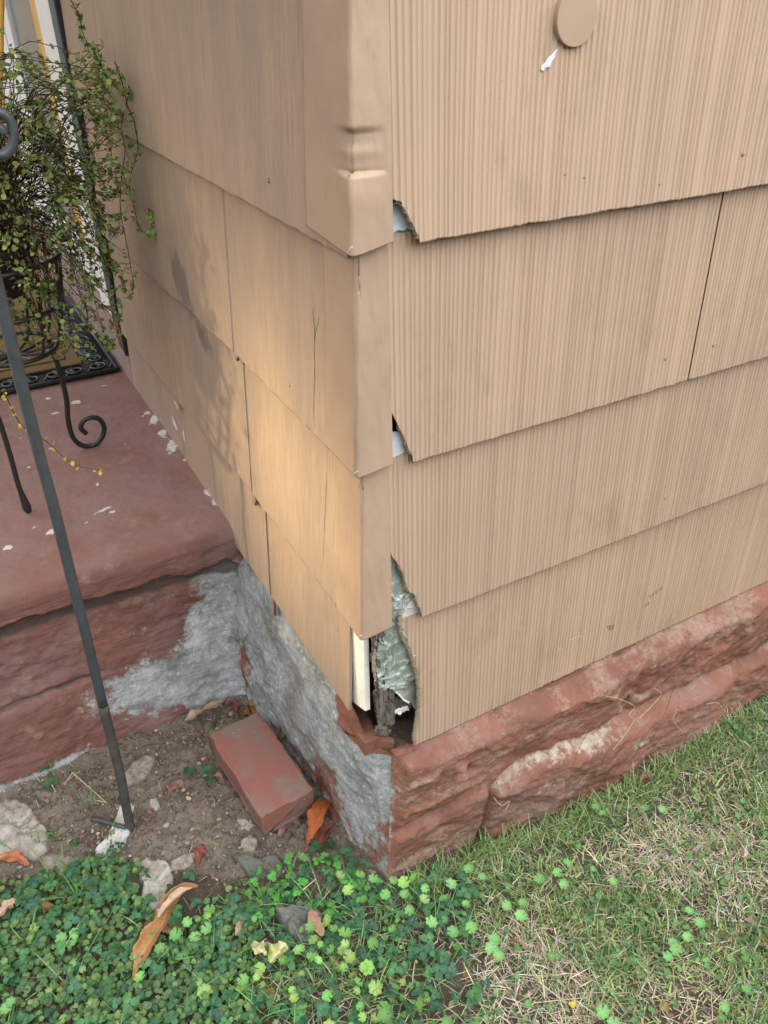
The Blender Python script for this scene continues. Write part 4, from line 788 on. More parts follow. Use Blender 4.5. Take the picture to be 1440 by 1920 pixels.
tgt = tag(mk('bamboo_stake', MB().v or [(0, 0, 0)], [], M_yel), '', '') if False else None
mb = MB(); sp_ = spline([tuple(ay(a, b_, 1.05)) for a, b_ in ((3, -60), (3, 0), (2, 60), (1, 120), (0, 175), (-6, 420))], 5); mb.tube(sp_, [.0048+.0006*(i % 6 == 0) for i in range(len(sp_))], 10)
st_ = mb.build('bamboo_stake', M_yel, vine, smooth=True)
# ================================================================ DOORMAT
mat_ = empty('doormat', (-.45, 1.65, PT+.006), 'tan coir doormat with a black scrollwork rubber border in front of the door', 'doormat')
x0, x1, y0, y1 = -1.05, -.028, 1.41, 2.30; bw = .085; zt = PT+.010
mb = MB(); mb.box((x0+bw-.005, y0+bw-.005, zt), (x1-bw+.005, y1-bw+.005, zt+.012)); mb.build('coir_centre', M_coir, mat_)
mb = MB(); mb.box((x0, y0, zt-.002), (x1, y0+bw, zt+.004)); mb.box((x0, y1-bw, zt-.002), (x1, y1, zt+.004)); mb.box((x0, y0+bw, zt-.002), (x0+bw, y1-bw, zt+.004)); mb.box((x1-bw, y0+bw, zt-.002), (x1, y1-bw, zt+.004))
def rope(P, r=.004): mb.tube(P, r, 7)
for a_, c_ in (((x0, y0), (x1, y0)), ((x1, y0), (x1, y1)), ((x0, y1), (x1, y1)), ((x0, y0), (x0, y1)), ((x0+bw, y0+bw), (x1-bw, y0+bw)), ((x1-bw, y0+bw), (x1-bw, y1-bw)), ((x0+bw, y1-bw), (x1-bw, y1-bw))): rope([(a_[0], a_[1], zt+.005), (c_[0], c_[1], zt+.005)], .0065)
def scrollseq(ox, oy, dx, dy, L):
    nx, ny = -dy, dx; n = int(L/.058)
    for i in range(n):
        u_ = (i+.5)*.058; sgn = 1 if i % 2 else -1; P = []
        for t in np.linspace(0, 1, 22):
            an = t*9.4*sgn+1.57; rr = .027*(1-.78*t); a_ = u_+rr*math.cos(an); b_ = bw/2+rr*math.sin(an)*.95; P.append((ox+dx*a_+nx*b_, oy+dy*a_+ny*b_, zt+.006+.002*math.sin(t*3)))
        rope(P, .0034)
        P = [(ox+dx*(u_+k*.006+.029)+nx*(bw*(.2+.15*k)), oy+dy*(u_+k*.006+.029)+ny*(bw*(.2+.15*k)), zt+.006) for k in range(5)]; rope(P, .003)
scrollseq(x0+bw*.2, y0, 1, 0, x1-x0-bw*.4); scrollseq(x1, y0+bw*.8, 0, 1, y1-y0-bw*1.2); scrollseq(x0+bw, y0+bw*.8, 0, 1, y1-y0-bw*1.2)
mb.build('rubber_border', M_rubber, mat_, smooth=True)
mb = MB(); rope([(x0+bw+.02, y0+bw+.04, zt+.013), (x1-bw-.03, y0+bw+.04, zt+.013)], .002); rope([(x1-bw-.03, y0+bw+.04, zt+.013), (x1-bw-.03, y1-bw-.04, zt+.013)], .002); mb.build('printed_line', M_rubber, mat_, smooth=True)
# ================================================================ DEAD LEAVES
def dleaf(P, wid, c1, c2, label, curl=.6, z0=.006, zmid=.012, name='dead_leaf', seed=0, wav=.25, plane=None, group='dead leaves on the ground', under=None, roll=0):
    """leaf along pixel path P lying on the ground"""
    pts = [np.array(az(a, b, gz(*az(a, b)[:2])+z0)) for a, b in P] if plane is None else [np.array(plane(a, b)) for a, b in P]
    sp_ = np.array(spline(pts, 10)); n = len(sp_); T = np.gradient(sp_, axis=0); T /= np.linalg.norm(T, axis=1)[:, None]; up = np.array([0, 0, 1.]); S_ = np.cross(T, up); S_ /= np.linalg.norm(S_, axis=1)[:, None]; N_ = np.cross(S_, T)
    m = 11; V = np.zeros((n, m, 3)); C = np.zeros((n, m, 3)); rs = np.random.RandomState(seed)
    for i in range(n):
        t = i/(n-1); w_ = wid*(math.sin(math.pi*min(1, max(0, t*.97+.02)))**.75)*(1+.15*float(vn(t*7, seed, 0, seed)))
        for j in range(m):
            s_ = -1+2*j/(m-1); lift = curl*abs(s_)**1.6*w_*.8+wav*w_*math.sin(t*13+seed+s_*2)*abs(s_)+zmid*math.sin(math.pi*t)
            ww = w_*s_*(1-.35*curl*abs(s_)); rr = roll*(s_+1)*w_*.5
            V[i, j] = sp_[i]+S_[i]*ww*(1+.22*float(vn(t*16, s_*1.+5, 0, seed+2))+.13*float(vn(t*55, s_*2.+5, 0, seed+4))*abs(s_))+N_[i]*(lift+rr); C[i, j] = np.array(c1)*(1-t*.5)+np.array(c2)*t*.5 if abs(s_) < .85 else np.array(c2)
            if j == m//2: V[i, j] -= N_[i]*.0006; C[i, j] = np.array(c2)*1.15
    base = sp_[0]; o = grid(name, V[..., 0], V[..., 1], V[..., 2], M_deadleaf, None, loc=tuple(base), col=np.clip(C.reshape(-1, 3)*rs.uniform(.85, 1.15, (n*m, 1)), 0, 1))
    md = o.modifiers.new('s', 'SOLIDIFY'); md.thickness = .00018; return tag(o, label, 'leaf', group)
OR, TAN, PK, BR_, DK, RD = (.45, .20, .06), (.50, .36, .22), (.30, .15, .13), (.22, .12, .07), (.07, .035, .02), (.24, .075, .06)
dleaf([(372, 1662), (345, 1672), (322, 1700), (305, 1740), (278, 1775), (262, 1810), (246, 1846)], .0185, (.36, .17, .055), (.42, .24, .11), 'long curled orange brown leaf below the jagged white stone', .9, .020, .010, seed=3, wav=.3)
dleaf([(360, 1665), (335, 1680), (305, 1712), (296, 1722)], .010, (.52, .38, .26), (.55, .42, .3), 'pale rolled strip of leaf along the upper edge of the orange leaf', .9, .034, .006, seed=8)
dleaf([(270, 1738), (300, 1725), (330, 1740), (335, 1765)], .020, (.22, .13, .06), (.30, .17, .08), 'flat brown leaf half hidden behind the curled orange leaf', .2, .012, .003, seed=5)
dleaf([(618, 1502), (603, 1530), (590, 1560), (575, 1585)], .017, (.42, .12, .03), (.30, .075, .03), 'bright orange red leaf standing against the foundation foot', .5, .012, .018, seed=7, roll=.5)
dleaf([(522, 1568), (540, 1548), (565, 1532), (592, 1524)], .017, PK, (.22, .11, .10), 'dusty pink leaf curled under the near end of the brick', .6, .010, .012, seed=9)
dleaf([(628, 1545), (612, 1560), (600, 1580), (598, 1596)], .013, (.12, .035, .025), (.2, .06, .03), 'dark maroon leaf behind the orange red leaf', .5, .010, .006, seed=10)
dleaf([(342, 1358), (365, 1350), (395, 1335), (428, 1312)], .017, (.42, .33, .24), (.30, .18, .13), 'tan speckled leaf leaning on the foot of the porch riser', .5, .014, .010, seed=12, roll=.6)
dleaf([(420, 1325), (432, 1318), (442, 1325), (440, 1345)], .010, (.18, .07, .07), (.13, .05, .05), 'small maroon leaf touching the tan speckled leaf', .4, .012, .006, seed=13)
dleaf([(462, 1322), (472, 1330), (488, 1342), (505, 1362)], .015, (.38, .16, .07), (.20, .09, .04), 'crumpled orange leaf in the inner corner above the brick', .9, .008, .012, seed=14, wav=.6)
dleaf([(445, 1335), (460, 1345), (478, 1352)], .013, (.24, .12, .05), (.12, .06, .03), 'crumpled brown leaf at the far end of the brick', .9, .004, .012, seed=15, wav=.7)
dleaf([(528, 1330), (538, 1355), (535, 1380), (518, 1398)], .016, (.09, .05, .025), (.14, .08, .04), 'dark brown glossy leaf upright between brick and foundation', .9, .030, .012, seed=16)
dleaf([(552, 1395), (570, 1420), (590, 1450)], .010, (.08, .035, .02), (.05, .02, .015), 'blackish leaf fallen in the gap along the foundation', .6, .02, .008, seed=17)
dleaf([(568, 1430), (586, 1452), (592, 1468)], .009, (.30, .15, .08), (.2, .1, .06), 'narrow orange brown leaf wedged in the gap by the near brick end', .6, .03, .008, seed=18)
dleaf([(378, 1582), (376, 1600), (368, 1622)], .013, RD, (.16, .06, .05), 'ragged red leaf on the soil between the stones', .3, .006, .004, seed=19, wav=.5)
dleaf([(-15, 1732), (5, 1715), (22, 1700), (42, 1680)], .012, (.42, .22, .19), (.50, .40, .25), 'pink leaf with yellow margin at the left edge', .4, .022, .010, seed=20)
dleaf([(-10, 1612), (15, 1610), (35, 1612), (55, 1622)], .012, (.50, .20, .06), (.28, .1, .08), 'orange and maroon leaf below the large slab', .4, .012, .006, seed=21)
dleaf([(582, 1706), (590, 1730), (606, 1755)], .013, (.36, .21, .13), (.30, .18, .12), 'tan pointed leaf resting on the wedge shaped grey stone', .35, .034, .004, seed=22)
dleaf([(112, 1660), (120, 1678), (132, 1694)], .010, (.20, .09, .08), (.15, .07, .06), 'dull maroon leaf among the grass under the brownish stone', .3, .012, .006, seed=23)
dleaf([(82, 1715), (94, 1706), (106, 1712)], .010, (.24, .14, .05), (.15, .08, .03), 'small crumpled brown leaf in the dark ground cover', .9, .016, .006, seed=24, wav=.6)
dleaf([(442, 1755), (452, 1735), (460, 1715)], .008, (.40, .30, .22), (.25, .18, .13), 'pale spotted bud scale left of the grey wedge stone', .8, .018, .006, seed=25)
dleaf([(498, 1860), (506, 1862), (512, 1858)], .008, (.38, .15, .05), (.3, .12, .05), 'tiny orange leaf scrap below the clover', .5, .016, .003, seed=26)
dleaf([(8, 1645), (18, 1655), (30, 1662)], .009, (.2, .08, .07), (.12, .05, .04), 'dark red leaf scrap in the left ground cover', .5, .014, .004, seed=27)
dleaf([(1066, 1882), (1074, 1884), (1080, 1880)], .006, (.62, .50, .10), (.6, .45, .08), 'bright yellow leaf scrap on the bare dead grass patch', .3, .016, .002, seed=28)
dleaf([(1237, 1882), (1246, 1888), (1252, 1880)], .007, (.30, .24, .08), (.25, .18, .06), 'olive brown leaf scrap in the right grass', .3, .016, .002, seed=29)
dleaf([(1198, 1470), (1212, 1462), (1222, 1476)], .012, (.18, .10, .05), (.14, .08, .04), 'brown leaf against the front stones at the grass edge', .6, .012, .006, seed=30)
dleaf([(425, 1475), (436, 1466), (448, 1470)], .010, (.26, .13, .10), (.20, .10, .08), 'flat pinkish leaf pressed in the soil by the brick side', .1, .006, .002, seed=31)
dleaf([(318, 1485), (330, 1470), (345, 1478)], .012, (.24, .13, .10), (.2, .11, .09), 'faded red leaf half buried in the bare soil', .1, .006, .002, seed=32)
dleaf([(185, 1368), (196, 1362), (205, 1366)], .008, (.5, .26, .06), (.4, .2, .05), 'orange leaf scrap on the soil near the strawberry leaves', .3, .008, .003, seed=33)
for k_, (P, w_, c1, c2, lb) in enumerate((([(505, 1338), (515, 1352), (518, 1372)], .010, (.30, .16, .08), (.16, .08, .04), 'brown curled leaf piled behind the upper corner of the brick'), ([(480, 1322), (495, 1318), (508, 1326)], .009, (.42, .24, .09), (.25, .12, .05), 'small ochre leaf scrap deep in the inner corner of the foundation'), ([(545, 1378), (556, 1392), (560, 1408)], .008, (.20, .09, .05), (.12, .05, .03), 'narrow russet leaf behind the middle of the brick'), ([(612, 1500), (622, 1520), (630, 1545)], .009, (.22, .08, .04), (.14, .05, .03), 'dark russet leaf pressed against the grey foundation foot'), ([(398, 1470), (410, 1462), (420, 1470)], .008, (.28, .16, .12), (.2, .12, .09), 'small faded leaf under the strawberry leaves by the brick'))): dleaf(P, w_, c1, c2, lb, .6, .012, .010, seed=50+k_, wav=.6)
# eaten yellow leaf
dleaf([(472, 1770), (486, 1782), (500, 1790)], .012, (.45, .45, .18), (.60, .50, .33), 'shrivelled yellow green leaf beside the eaten leaf', .7, .030, .004, seed=34, wav=.8)
dleaf([(505, 1805), (522, 1788), (536, 1768)], .019, (.40, .48, .12), (.62, .52, .36), 'eaten yellow green leaf with crisp cream edges in the clover', .5, .030, .004, seed=35, wav=.7)
# yellow leaves on the trailing sprig, twig straws
# ================================================================ GROUND COVER
def lobed(m=7, per=4, cup=.22, notch=True):
    n = m*per; V = [(0, 0, 0)]; 
    for ring, rr in ((0, .5), (1, 1.)):
        for i in range(n):
            t = 2*math.pi*i/n*(.985 if notch else 1)+(.05 if notch else 0); lob = 1-.2*(abs(math.cos(m*t/2*(1/.985 if notch else 1)))**3 if ring else 0)
            V.append((rr*lob*math.cos(t), rr*lob*math.sin(t), cup*rr*rr+.05*ring*math.sin(m*t)))
    f = [(0, 1+i, 1+(i+1) % n, 1+(i+1) % n) for i in range(n-1)]; q = [(1+i, 1+n+i, 1+n+i+1, 1+i+1) for i in range(n-1)]
    F3 = []
    for i in range(n-1): F3 += [(0, 1+i, 2+i), (1+i, 1+n+i, 2+n+i), (1+i, 2+n+i, 2+i)]
    return np.array(V), np.array(F3)
def leaflet3(w_=.42, tooth=.06, heart=0., m=8, fold=.18):
    V = []; F3 = []
    for k in range(3):
        an = k*2*math.pi/3; c_, s_ = math.cos(an), math.sin(an); base = len(V); rows_ = []
        for i in range(m+1):
            t = i/m; ww = w_*math.sin(math.pi*min(1, t**.75*.96+.01))**.7+tooth*(i % 2)*(0 < i < m); xx = .06+t*.98-(heart if i == m else 0)
            for sg in (-1, 0, 1):
                x_ = xx+(heart*.0); y_ = ww*sg; z_ = .25*t*(1-t)*1.2+fold*abs(y_)-.12*t*t
                rows_.append((x_*c_-y_*s_, x_*s_+y_*c_, z_))
        V += rows_
        for i in range(m):
            for j in range(2):
                a = base+i*3+j; F3 += [(a, a+3, a+4), (a, a+4, a+1)]
    return np.array(V), np.array(F3)
LOB = lobed(); LOB2 = lobed(7, 3, .12); STR = leaflet3(.40, .05, 0, 7, .25); CLO = leaflet3(.46, .0, .22, 6, .12)
def put(b, T, x, y, z, r, tilt, cols, rs, Bst=None, stemc=(.12, .2, .06)):
    n = len(x); P = np.stack([x, y, gh(x, y)+z], -1); rr_ = np.linalg.norm(T[0][:, :2], axis=1); fac = 1.22-.34*rr_+.16*np.sin(np.arctan2(T[0][:, 1], T[0][:, 0])*7)*(rr_ < .7)
    b.inst(T[0], T[1], P, rotm(rs.uniform(0, 6.28, n), np.abs(rs.normal(0, tilt, n)), rs.uniform(0, 6.28, n)), r, cols, fac)
    if Bst is not None:
        bx_ = x+rs.normal(0, .006, n); by_ = y+rs.normal(0, .006, n); A = np.stack([bx_, by_, gh(bx_, by_)-.002], -1); w_ = .00055
        V = np.stack([A+[w_, 0, 0], A-[w_*.5, w_, 0], A+[-w_*.5, w_, 0], P+[w_, 0, 0], P-[w_*.5, w_, 0], P+[-w_*.5, w_, 0]], 1).reshape(-1, 3)
        f = np.array([(0, 1, 4), (0, 4, 3), (1, 2, 5), (1, 5, 4), (2, 0, 3), (2, 3, 5)]); F_ = (f[None]+(np.arange(n)*6)[:, None, None]).reshape(-1, 3); Bst.add(V, F_, np.array(stemc))
def cols(rs, n, base, var=.22, hue=.12):
    base = np.array(base); i = rs.randint(0, len(base), n); c_ = base[i]*rs.uniform(1-var, 1+var, (n, 1)); c_ = c_*(1+rs.uniform(-hue, hue, (n, 3))); return np.clip(c_, .004, 1)
def pg(*q): return [tuple(az(a, b)[:2]) for a, b in q]
Z_dark = pg((-900, 1640), (0, 1690), (90, 1660), (170, 1640), (250, 1665), (300, 1740), (360, 1720), (430, 1700), (480, 1800), (500, 1990), (480, 2300), (-900, 2300))
Z_mid = pg((430, 1665), (540, 1650), (700, 1650), (735, 1665), (850, 1660), (900, 1720), (860, 1900), (800, 2200), (430, 2300), (430, 1900), (330, 1800), (360, 1700))
Z_bright = pg((560, 1750), (640, 1760), (740, 1760), (760, 1830), (720, 2000), (620, 2000), (565, 1930), (545, 1850))
Z_oxa = pg((480, 1645), (560, 1600), (640, 1610), (720, 1665), (640, 1720), (560, 1710), (480, 1740), (460, 1700))
Z_rc = pg((1080, 1700), (1180, 1670), (1330, 1680), (1340, 1760), (1200, 1830), (1130, 1830), (1060, 1760))
Z_rc2 = pg((880, 1840), (990, 1850), (1000, 2000), (860, 2000))
Z_soilR = pg((905, 1830), (1010, 1800), (1090, 1840), (1110, 1960), (1000, 2000), (960, 1900))
Z_straw = pg((900, 1740), (1010, 1700), (1060, 1780), (1110, 1860), (1180, 1990), (940, 1990), (900, 1850))
Z_straw2 = pg((1130, 1600), (1250, 1530), (1420, 1540), (1440, 1640), (1330, 1680), (1200, 1660), (1140, 1680))
GC = Batch(); ST = Batch()
# dark dense creeper leaves
x, y, rs = scatter(26000, -1.0, .0, -.62, .3, 21); m = inpoly(x+.05*fbm(x*11, y*11, 0, 3), y+.05*fbm(x*11, y*11, 0, 4), Z_dark) & (rs.rand(len(x)) < .85+.5*vn(x*13, y*13, 0, 90)) & outside(x, y) & (x > -.95); x, y = x[m], y[m]; n = len(x)
put(GC, LOB2, x, y, rs.uniform(.005, .026, n), rs.uniform(.0035, .0068, n), .45, cols(rs, n, [(.095, .18, .06), (.12, .22, .07), (.075, .15, .06), (.16, .26, .08)]), rs, ST)
# toothed three-part leaves
for (N_, poly, seed, sz, zz_) in ((1500, Z_dark, 31, (.008, .015), (.012, .032)), (1300, Z_mid, 32, (.008, .015), (.008, .026))):
    x, y, rs = scatter(N_*2, -1., .4, -.62, .3, seed); m = inpoly(x+.04*fbm(x*10, y*10, 0, 13), y+.04*fbm(x*10, y*10, 0, 14), poly) & outside(x, y); x, y = x[m], y[m]; n = len(x)
    put(GC, STR, x, y, rs.uniform(*zz_, n), rs.uniform(*sz, n), .35, cols(rs, n, [(.055, .16, .07), (.07, .18, .07), (.05, .14, .075)]), rs, ST)
x, y, rs = scatter(9000, -.5, .4, -.62, .3, 33); m = inpoly(x+.05*fbm(x*10, y*10, 0, 15), y+.05*fbm(x*10, y*10, 0, 16), Z_mid) & outside(x, y) & (rs.rand(len(x)) < .5*(.45+.9*vn(x*16, y*16, 0, 8))); x, y = x[m], y[m]; n = len(x)
put(GC, LOB2, x, y, rs.uniform(.004, .02, n), rs.uniform(.003, .007, n), .5, cols(rs, n, [(.09, .22, .07), (.12, .27, .08), (.26, .30, .10)]), rs, ST)
x, y, rs = scatter(2400, -.5, .2, -.4, .3, 34); m = inpoly(x, y, Z_oxa) & outside(x, y); x, y = x[m], y[m]; n = len(x)
put(GC, CLO, x, y, rs.uniform(.012, .03, n), rs.uniform(.006, .0105, n), .3, cols(rs, n, [(.10, .32, .06), (.08, .27, .055)]), rs, ST)
x, y, rs = scatter(2000, -.6, .45, -.62, .2, 35); pb_ = np.where(inpoly(x, y, Z_bright), .55, np.where(inpoly(x, y, Z_mid), .16, np.where(inpoly(x, y, Z_dark), .035, 0))); m = outside(x, y) & (rs.rand(len(x)) < pb_); x, y = x[m], y[m]; n = len(x)
put(GC, LOB, x, y, rs.uniform(.022, .045, n), rs.uniform(.005, .0125, n), .55, cols(rs, n, [(.22, .44, .11), (.26, .48, .12), (.15, .34, .09), (.28, .42, .11)], .22, .1), rs, ST, (.18, .34, .1))
# right-hand lawn clovers
x, y, rs = scatter(30000, -.1, 1.9, -1.1, -.05, 36); pb_ = np.where(inpoly(x, y, Z_rc), .85, np.where(inpoly(x, y, Z_rc2), .5, .14+.35*(vn(x*7, y*7, 0, 55) > .25))); m = outside(x, y) & (rs.rand(len(x)) < pb_*.55); x, y = x[m], y[m]; n = len(x)
put(GC, LOB2, x, y, rs.uniform(.004, .02, n), rs.uniform(.0028, .0065, n), .5, cols(rs, n, [(.12, .25, .08), (.15, .30, .09), (.10, .20, .07)]), rs, ST)
for px, py in ((1062, 1617), (1060, 1665), (1045, 1640), (1008, 1645), (950, 1695), (987, 1690), (975, 1718), (928, 1758), (928, 1775), (940, 1788), (1115, 1513), (1135, 1520), (1212, 1510), (1240, 1512), (1148, 1655), (1290, 1710), (1315, 1730), (1288, 1755), (1265, 1780), (1253, 1798), (1270, 1775), (1130, 1900), (1145, 1915), (1400, 1860), (1355, 1890), (880, 1622), (905, 1640), (847, 1655), (760, 1675), (798, 1660), (835, 1690), (770, 1705), (815, 1730), (850, 1745), (700, 1640), (740, 1650), (668, 1640), (560, 1772), (345, 1725), (332, 1740), (300, 1775), (285, 1745), (385, 1735), (365, 1755), (250, 1795), (275, 1800), (130, 1770), (118, 1755), (140, 1745), (25, 1880), (8, 1895)):
    q = az(px, py, .03); rs = np.random.RandomState(px*7+py); xx = np.array([q[0]+rs.normal(0, .003)]); yy = np.array([q[1]+rs.normal(0, .003)]); put(GC, LOB, xx, yy, np.array([.03]), np.array([rs.uniform(.008, .012)]), .3, cols(rs, 1, [(.20, .42, .14)], .2, .08), rs, ST)
for px, py, s_ in ((100, 1415, 12), (120, 1405, 11), (85, 1440, 11), (75, 1425, 10), (95, 1465, 12), (120, 1390, 9), (140, 1395, 10), (355, 1448, 13), (385, 1442, 12), (395, 1460, 11), (140, 1580, 10), (65, 1655, 13), (45, 1660, 12), (90, 1640, 11), (590, 1580, 15), (620, 1575, 15), (650, 1590, 14), (660, 1610, 12), (612, 1600, 12), (215, 1500, 5), (355, 1640, 11), (318, 1665, 10), (210, 1595, 9), (225, 1585, 8)):
    q = az(px, py, .02); rs = np.random.RandomState(px*3+py); put(GC, STR, np.array([q[0]]), np.array([q[1]]), np.array([.02]), np.array([s_*.00115]), .3, cols(rs, 1, [(.04, .12, .05)], .1, .05), rs, ST)
tag(GC.build('clover_cover', M_leaf), 'low green clover and creeper leaves carpeting the ground below the corner', kind='stuff')
tag(ST.build('leaf_stalks', M_leaf), 'thin green stalks under the ground cover leaves', kind='stuff')
# blades
def blades(b, x, y, rs, ln, wd, cols_, lean=(.2, 1.1), segs=4, curve=1., z0=0, flat=False):
    n = len(x); az_ = rs.uniform(0, 6.28, n); le = rs.uniform(*lean, n); L = ln; P = np.stack([x, y, gh(x, y)-.001+z0], -1); d = np.stack([np.cos(az_), np.sin(az_), 0*az_], -1); sd = np.stack([-np.sin(az_), np.cos(az_), 0*az_], -1)
    tw = rs.uniform(-.5, .5, (n, 1)); V = []; cur = P.copy(); cv = rs.uniform(.2, 1., n)*curve; sway = rs.normal(0, .25, n)
    for i in range(segs+1):
        t = i/segs; w_ = (wd*(1-t)**.6*(1 if i < segs else .1))[:, None]; s2 = sd*np.cos(tw)+np.array([0, 0, 1.])*np.sin(tw)
        V += [cur-s2*w_*.5, cur+s2*w_*.5]; a = le+cv*t
        a = np.minimum(a, 1.62); dd = d+sd*(sway*t)[:, None]; cur = cur+(dd*np.sin(a)[:, None]+np.array([0, 0, 1.])*np.cos(a)[:, None])*(L/segs)[:, None]
    V = np.stack(V, 1); V[..., 2] = np.maximum(V[..., 2], (gh(x, y)+.0005)[:, None]); k = 2*(segs+1); f = np.array([(2*i, 2*i+1, 2*i+3, 2*i+2) for i in range(segs)]); F_ = (f[None]+(np.arange(n)*k)[:, None, None]).reshape(-1, 4)
    b.add(V.reshape(-1, 3), F_, np.repeat(cols_, k, 0))
GR = Batch(); SW = Batch()
def lawn_w(x, y): # weight of lawn: right of the corner and outside the leaf carpet
    xw = x+.06*fbm(x*9, y*9, 0, 17); yw = y+.06*fbm(x*9, y*9, 0, 18); return np.where(inpoly(x, y, DIRT) | inpoly(xw, yw, Z_dark), .03, np.where(inpoly(xw, yw, Z_mid), .38, 1.))
def strand(q, y, w_, c_):
    P = np.array(spline([ay(a, b_, y) for a, b_ in q], 7)); n = len(P); r_ = np.array([w_, 0, 0]); V = np.concatenate([P-r_, P+r_*.2+[0, -w_, 0], P+r_]); i = np.arange(n-1); SW.add(V, np.concatenate([np.stack([i, i+1, n+i+1, n+i], 1), np.stack([n+i, n+i+1, 2*n+i+1, 2*n+i], 1)]), np.array(c_))
for q, y in (([(1135, 1305), (1160, 1310), (1190, 1325), (1180, 1340), (1200, 1355)], -.10), ([(1200, 1345), (1225, 1320), (1240, 1300), (1225, 1290)], -.10), ([(1190, 1350), (1170, 1380), (1150, 1405)], -.10), ([(1270, 1330), (1262, 1350), (1280, 1372)], -.10), ([(1325, 1320), (1345, 1318), (1360, 1335)], -.10), ([(925, 1495), (940, 1510), (955, 1502), (948, 1520)], -.085), ([(1045, 1225), (1049, 1215), (1056, 1222)], -.03), ([(1070, 1200), (1085, 1192), (1092, 1196)], -.03)): strand(q, y, .0008, (.60, .46, .30))
for q, y in (([(1062, 1510), (1075, 1430), (1110, 1360), (1150, 1320), (1175, 1318)], -.115), ([(1060, 1505), (1062, 1470), (1058, 1455)], -.11), ([(1215, 1400), (1245, 1340), (1262, 1290), (1260, 1280)], -.11)): strand(q, y, .0006, (.12, .13, .06))
# crumbled leaf litter
lt = Batch(); tv = np.array([(-1, -.5, 0), (.2, -.7, .15), (1, 0, .05), (.3, .6, .2), (-.8, .5, 0), (0, 0, -.1)]); tf = np.array([(0, 1, 5), (1, 2, 5), (2, 3, 5), (3, 4, 5), (4, 0, 5)])
x, y, rs = scatter(9000, -.75, .6, -.55, .49, 57); q_ = az(500, 1340); q2_ = az(560, 1430); near_ = np.exp(-(((x-q_[0])/.10)**2+((y-q_[1])/.07)**2))+np.exp(-(((x-q2_[0])/.03)**2+((y-q2_[1])/.10)**2)); m = outside(x, y) & (rs.rand(len(x)) < np.where(inpoly(x, y, DIRT), .07+.9*near_, .03)); x, y = x[m], y[m]; n = len(x)
lt.inst(tv, tf, np.stack([x, y, gh(x, y)+.005+rs.uniform(0, .008, n)], -1), rotm(rs.uniform(0, 6.28, n), np.abs(rs.normal(0, .5, n)), rs.uniform(0, 6.28, n)), rs.uniform(.0018, .0065, n), cols(rs, n, [(.30, .17, .09), (.20, .11, .07), (.42, .28, .14), (.13, .07, .045), (.38, .34, .26), (.26, .10, .06)]))
tag(lt.build('leaf_litter', M_deadleaf), 'crumbled brown leaf fragments on the soil and behind the brick', kind='stuff')
GREENS = [(.26, .36, .13), (.18, .31, .09), (.34, .42, .17), (.44, .46, .22), (.12, .24, .08), (.30, .31, .14), (.09, .19, .06), (.07, .15, .05), (.13, .26, .09), (.10, .20, .07)]
x, y, rs = scatter(85000, -.25, 1.7, -1.0, -.03, 41); p_ = lawn_w(x, y)*np.where(inpoly(x, y, Z_straw) | inpoly(x, y, Z_straw2), .22, .44+.8*vn(x*11, y*11, 0, 44))*np.where(inpoly(x, y, Z_soilR), .35, 1)*sst(1.75, 1.1, x); m = outside(x, y) & (rs.rand(len(x)) < p_); x, y = x[m], y[m]; n = len(x)
blades(GR, x, y, rs, rs.uniform(.014, .048, n), rs.uniform(.0014, .0036, n), cols(rs, n, GREENS), (.3, 1.45), 4)
# short broad crabgrass-like blades, olive
x, y, rs = scatter(16000, -.1, 1.8, -1.0, -.03, 42); m = outside(x, y) & (rs.rand(len(x)) < lawn_w(x, y)*sst(.15, -.2, -(x*.8)-(-y)*.3+.25+.2*vn(x*5, y*5, 0, 9))); x, y = x[m], y[m]; n = len(x)
blades(GR, x, y, rs, rs.uniform(.010, .022, n), rs.uniform(.003, .0048, n), cols(rs, n, [(.32, .42, .14), (.26, .36, .11), (.40, .42, .17)]), (.5, 1.5), 4)
# longer thin blades on the leaf carpet
x, y, rs = scatter(3400, -.95, .35, -.6, .12, 43); m = outside(x, y) & (inpoly(x, y, Z_dark) & (rs.rand(len(x)) < .40) | inpoly(x, y, Z_mid) & (rs.rand(len(x)) < .95)); x, y = x[m], y[m]; n = len(x)
blades(GR, x, y, rs, rs.uniform(.03, .085, n), rs.uniform(.0012, .0026, n), cols(rs, n, [(.14, .36, .09), (.20, .38, .12), (.28, .42, .18)]), (.2, 1.2), 6)
# blades along the foot of the stones
rs = np.random.RandomState(45); n = 900; x = rs.uniform(.0, 1.1, n); y = fy(x)-.012-rs.exponential(.014, n); blades(GR, x, y, rs, rs.uniform(.025, .07, n), rs.uniform(.0013, .003, n), cols(rs, n, GREENS[:3]), (.1, 1.1), 5)
for px, py, N_, L_ in ((130, 1640, 9, .10), (110, 1660, 6, .09), (150, 1700, 6, .08), (210, 1590, 7, .06), (105, 1560, 6, .05), (60, 1590, 5, .08), (30, 1600, 4, .07), (160, 1690, 4, .07), (490, 1690, 26, .055), (505, 1720, 18, .05), (480, 1650, 8, .055), (55, 1770, 6, .06), (90, 1480, 6, .06), (128, 1440, 5, .05), (1035, 1520, 3, .07), (900, 1560, 14, .08), (880, 1590, 12, .07), (160, 1510, 5, .05)):
    q = az(px, py); rs = np.random.RandomState(px+py); x = q[0]+rs.normal(0, .008, N_); y = np.minimum(q[1]+rs.normal(0, .008, N_), .47); blades(GR, x, y, rs, rs.uniform(.6, 1.1, N_)*L_, rs.uniform(.002, .0038, N_), cols(rs, N_, [(.10, .26, .06), (.16, .30, .09)]), (.1, .9), 7)
tag(GR.build('grass', M_leaf), 'thin patchy green and olive grass of the lawn', kind='stuff')
STRAWS = [(.58, .49, .35), (.44, .36, .25), (.70, .62, .48), (.32, .25, .18), (.48, .44, .38)]
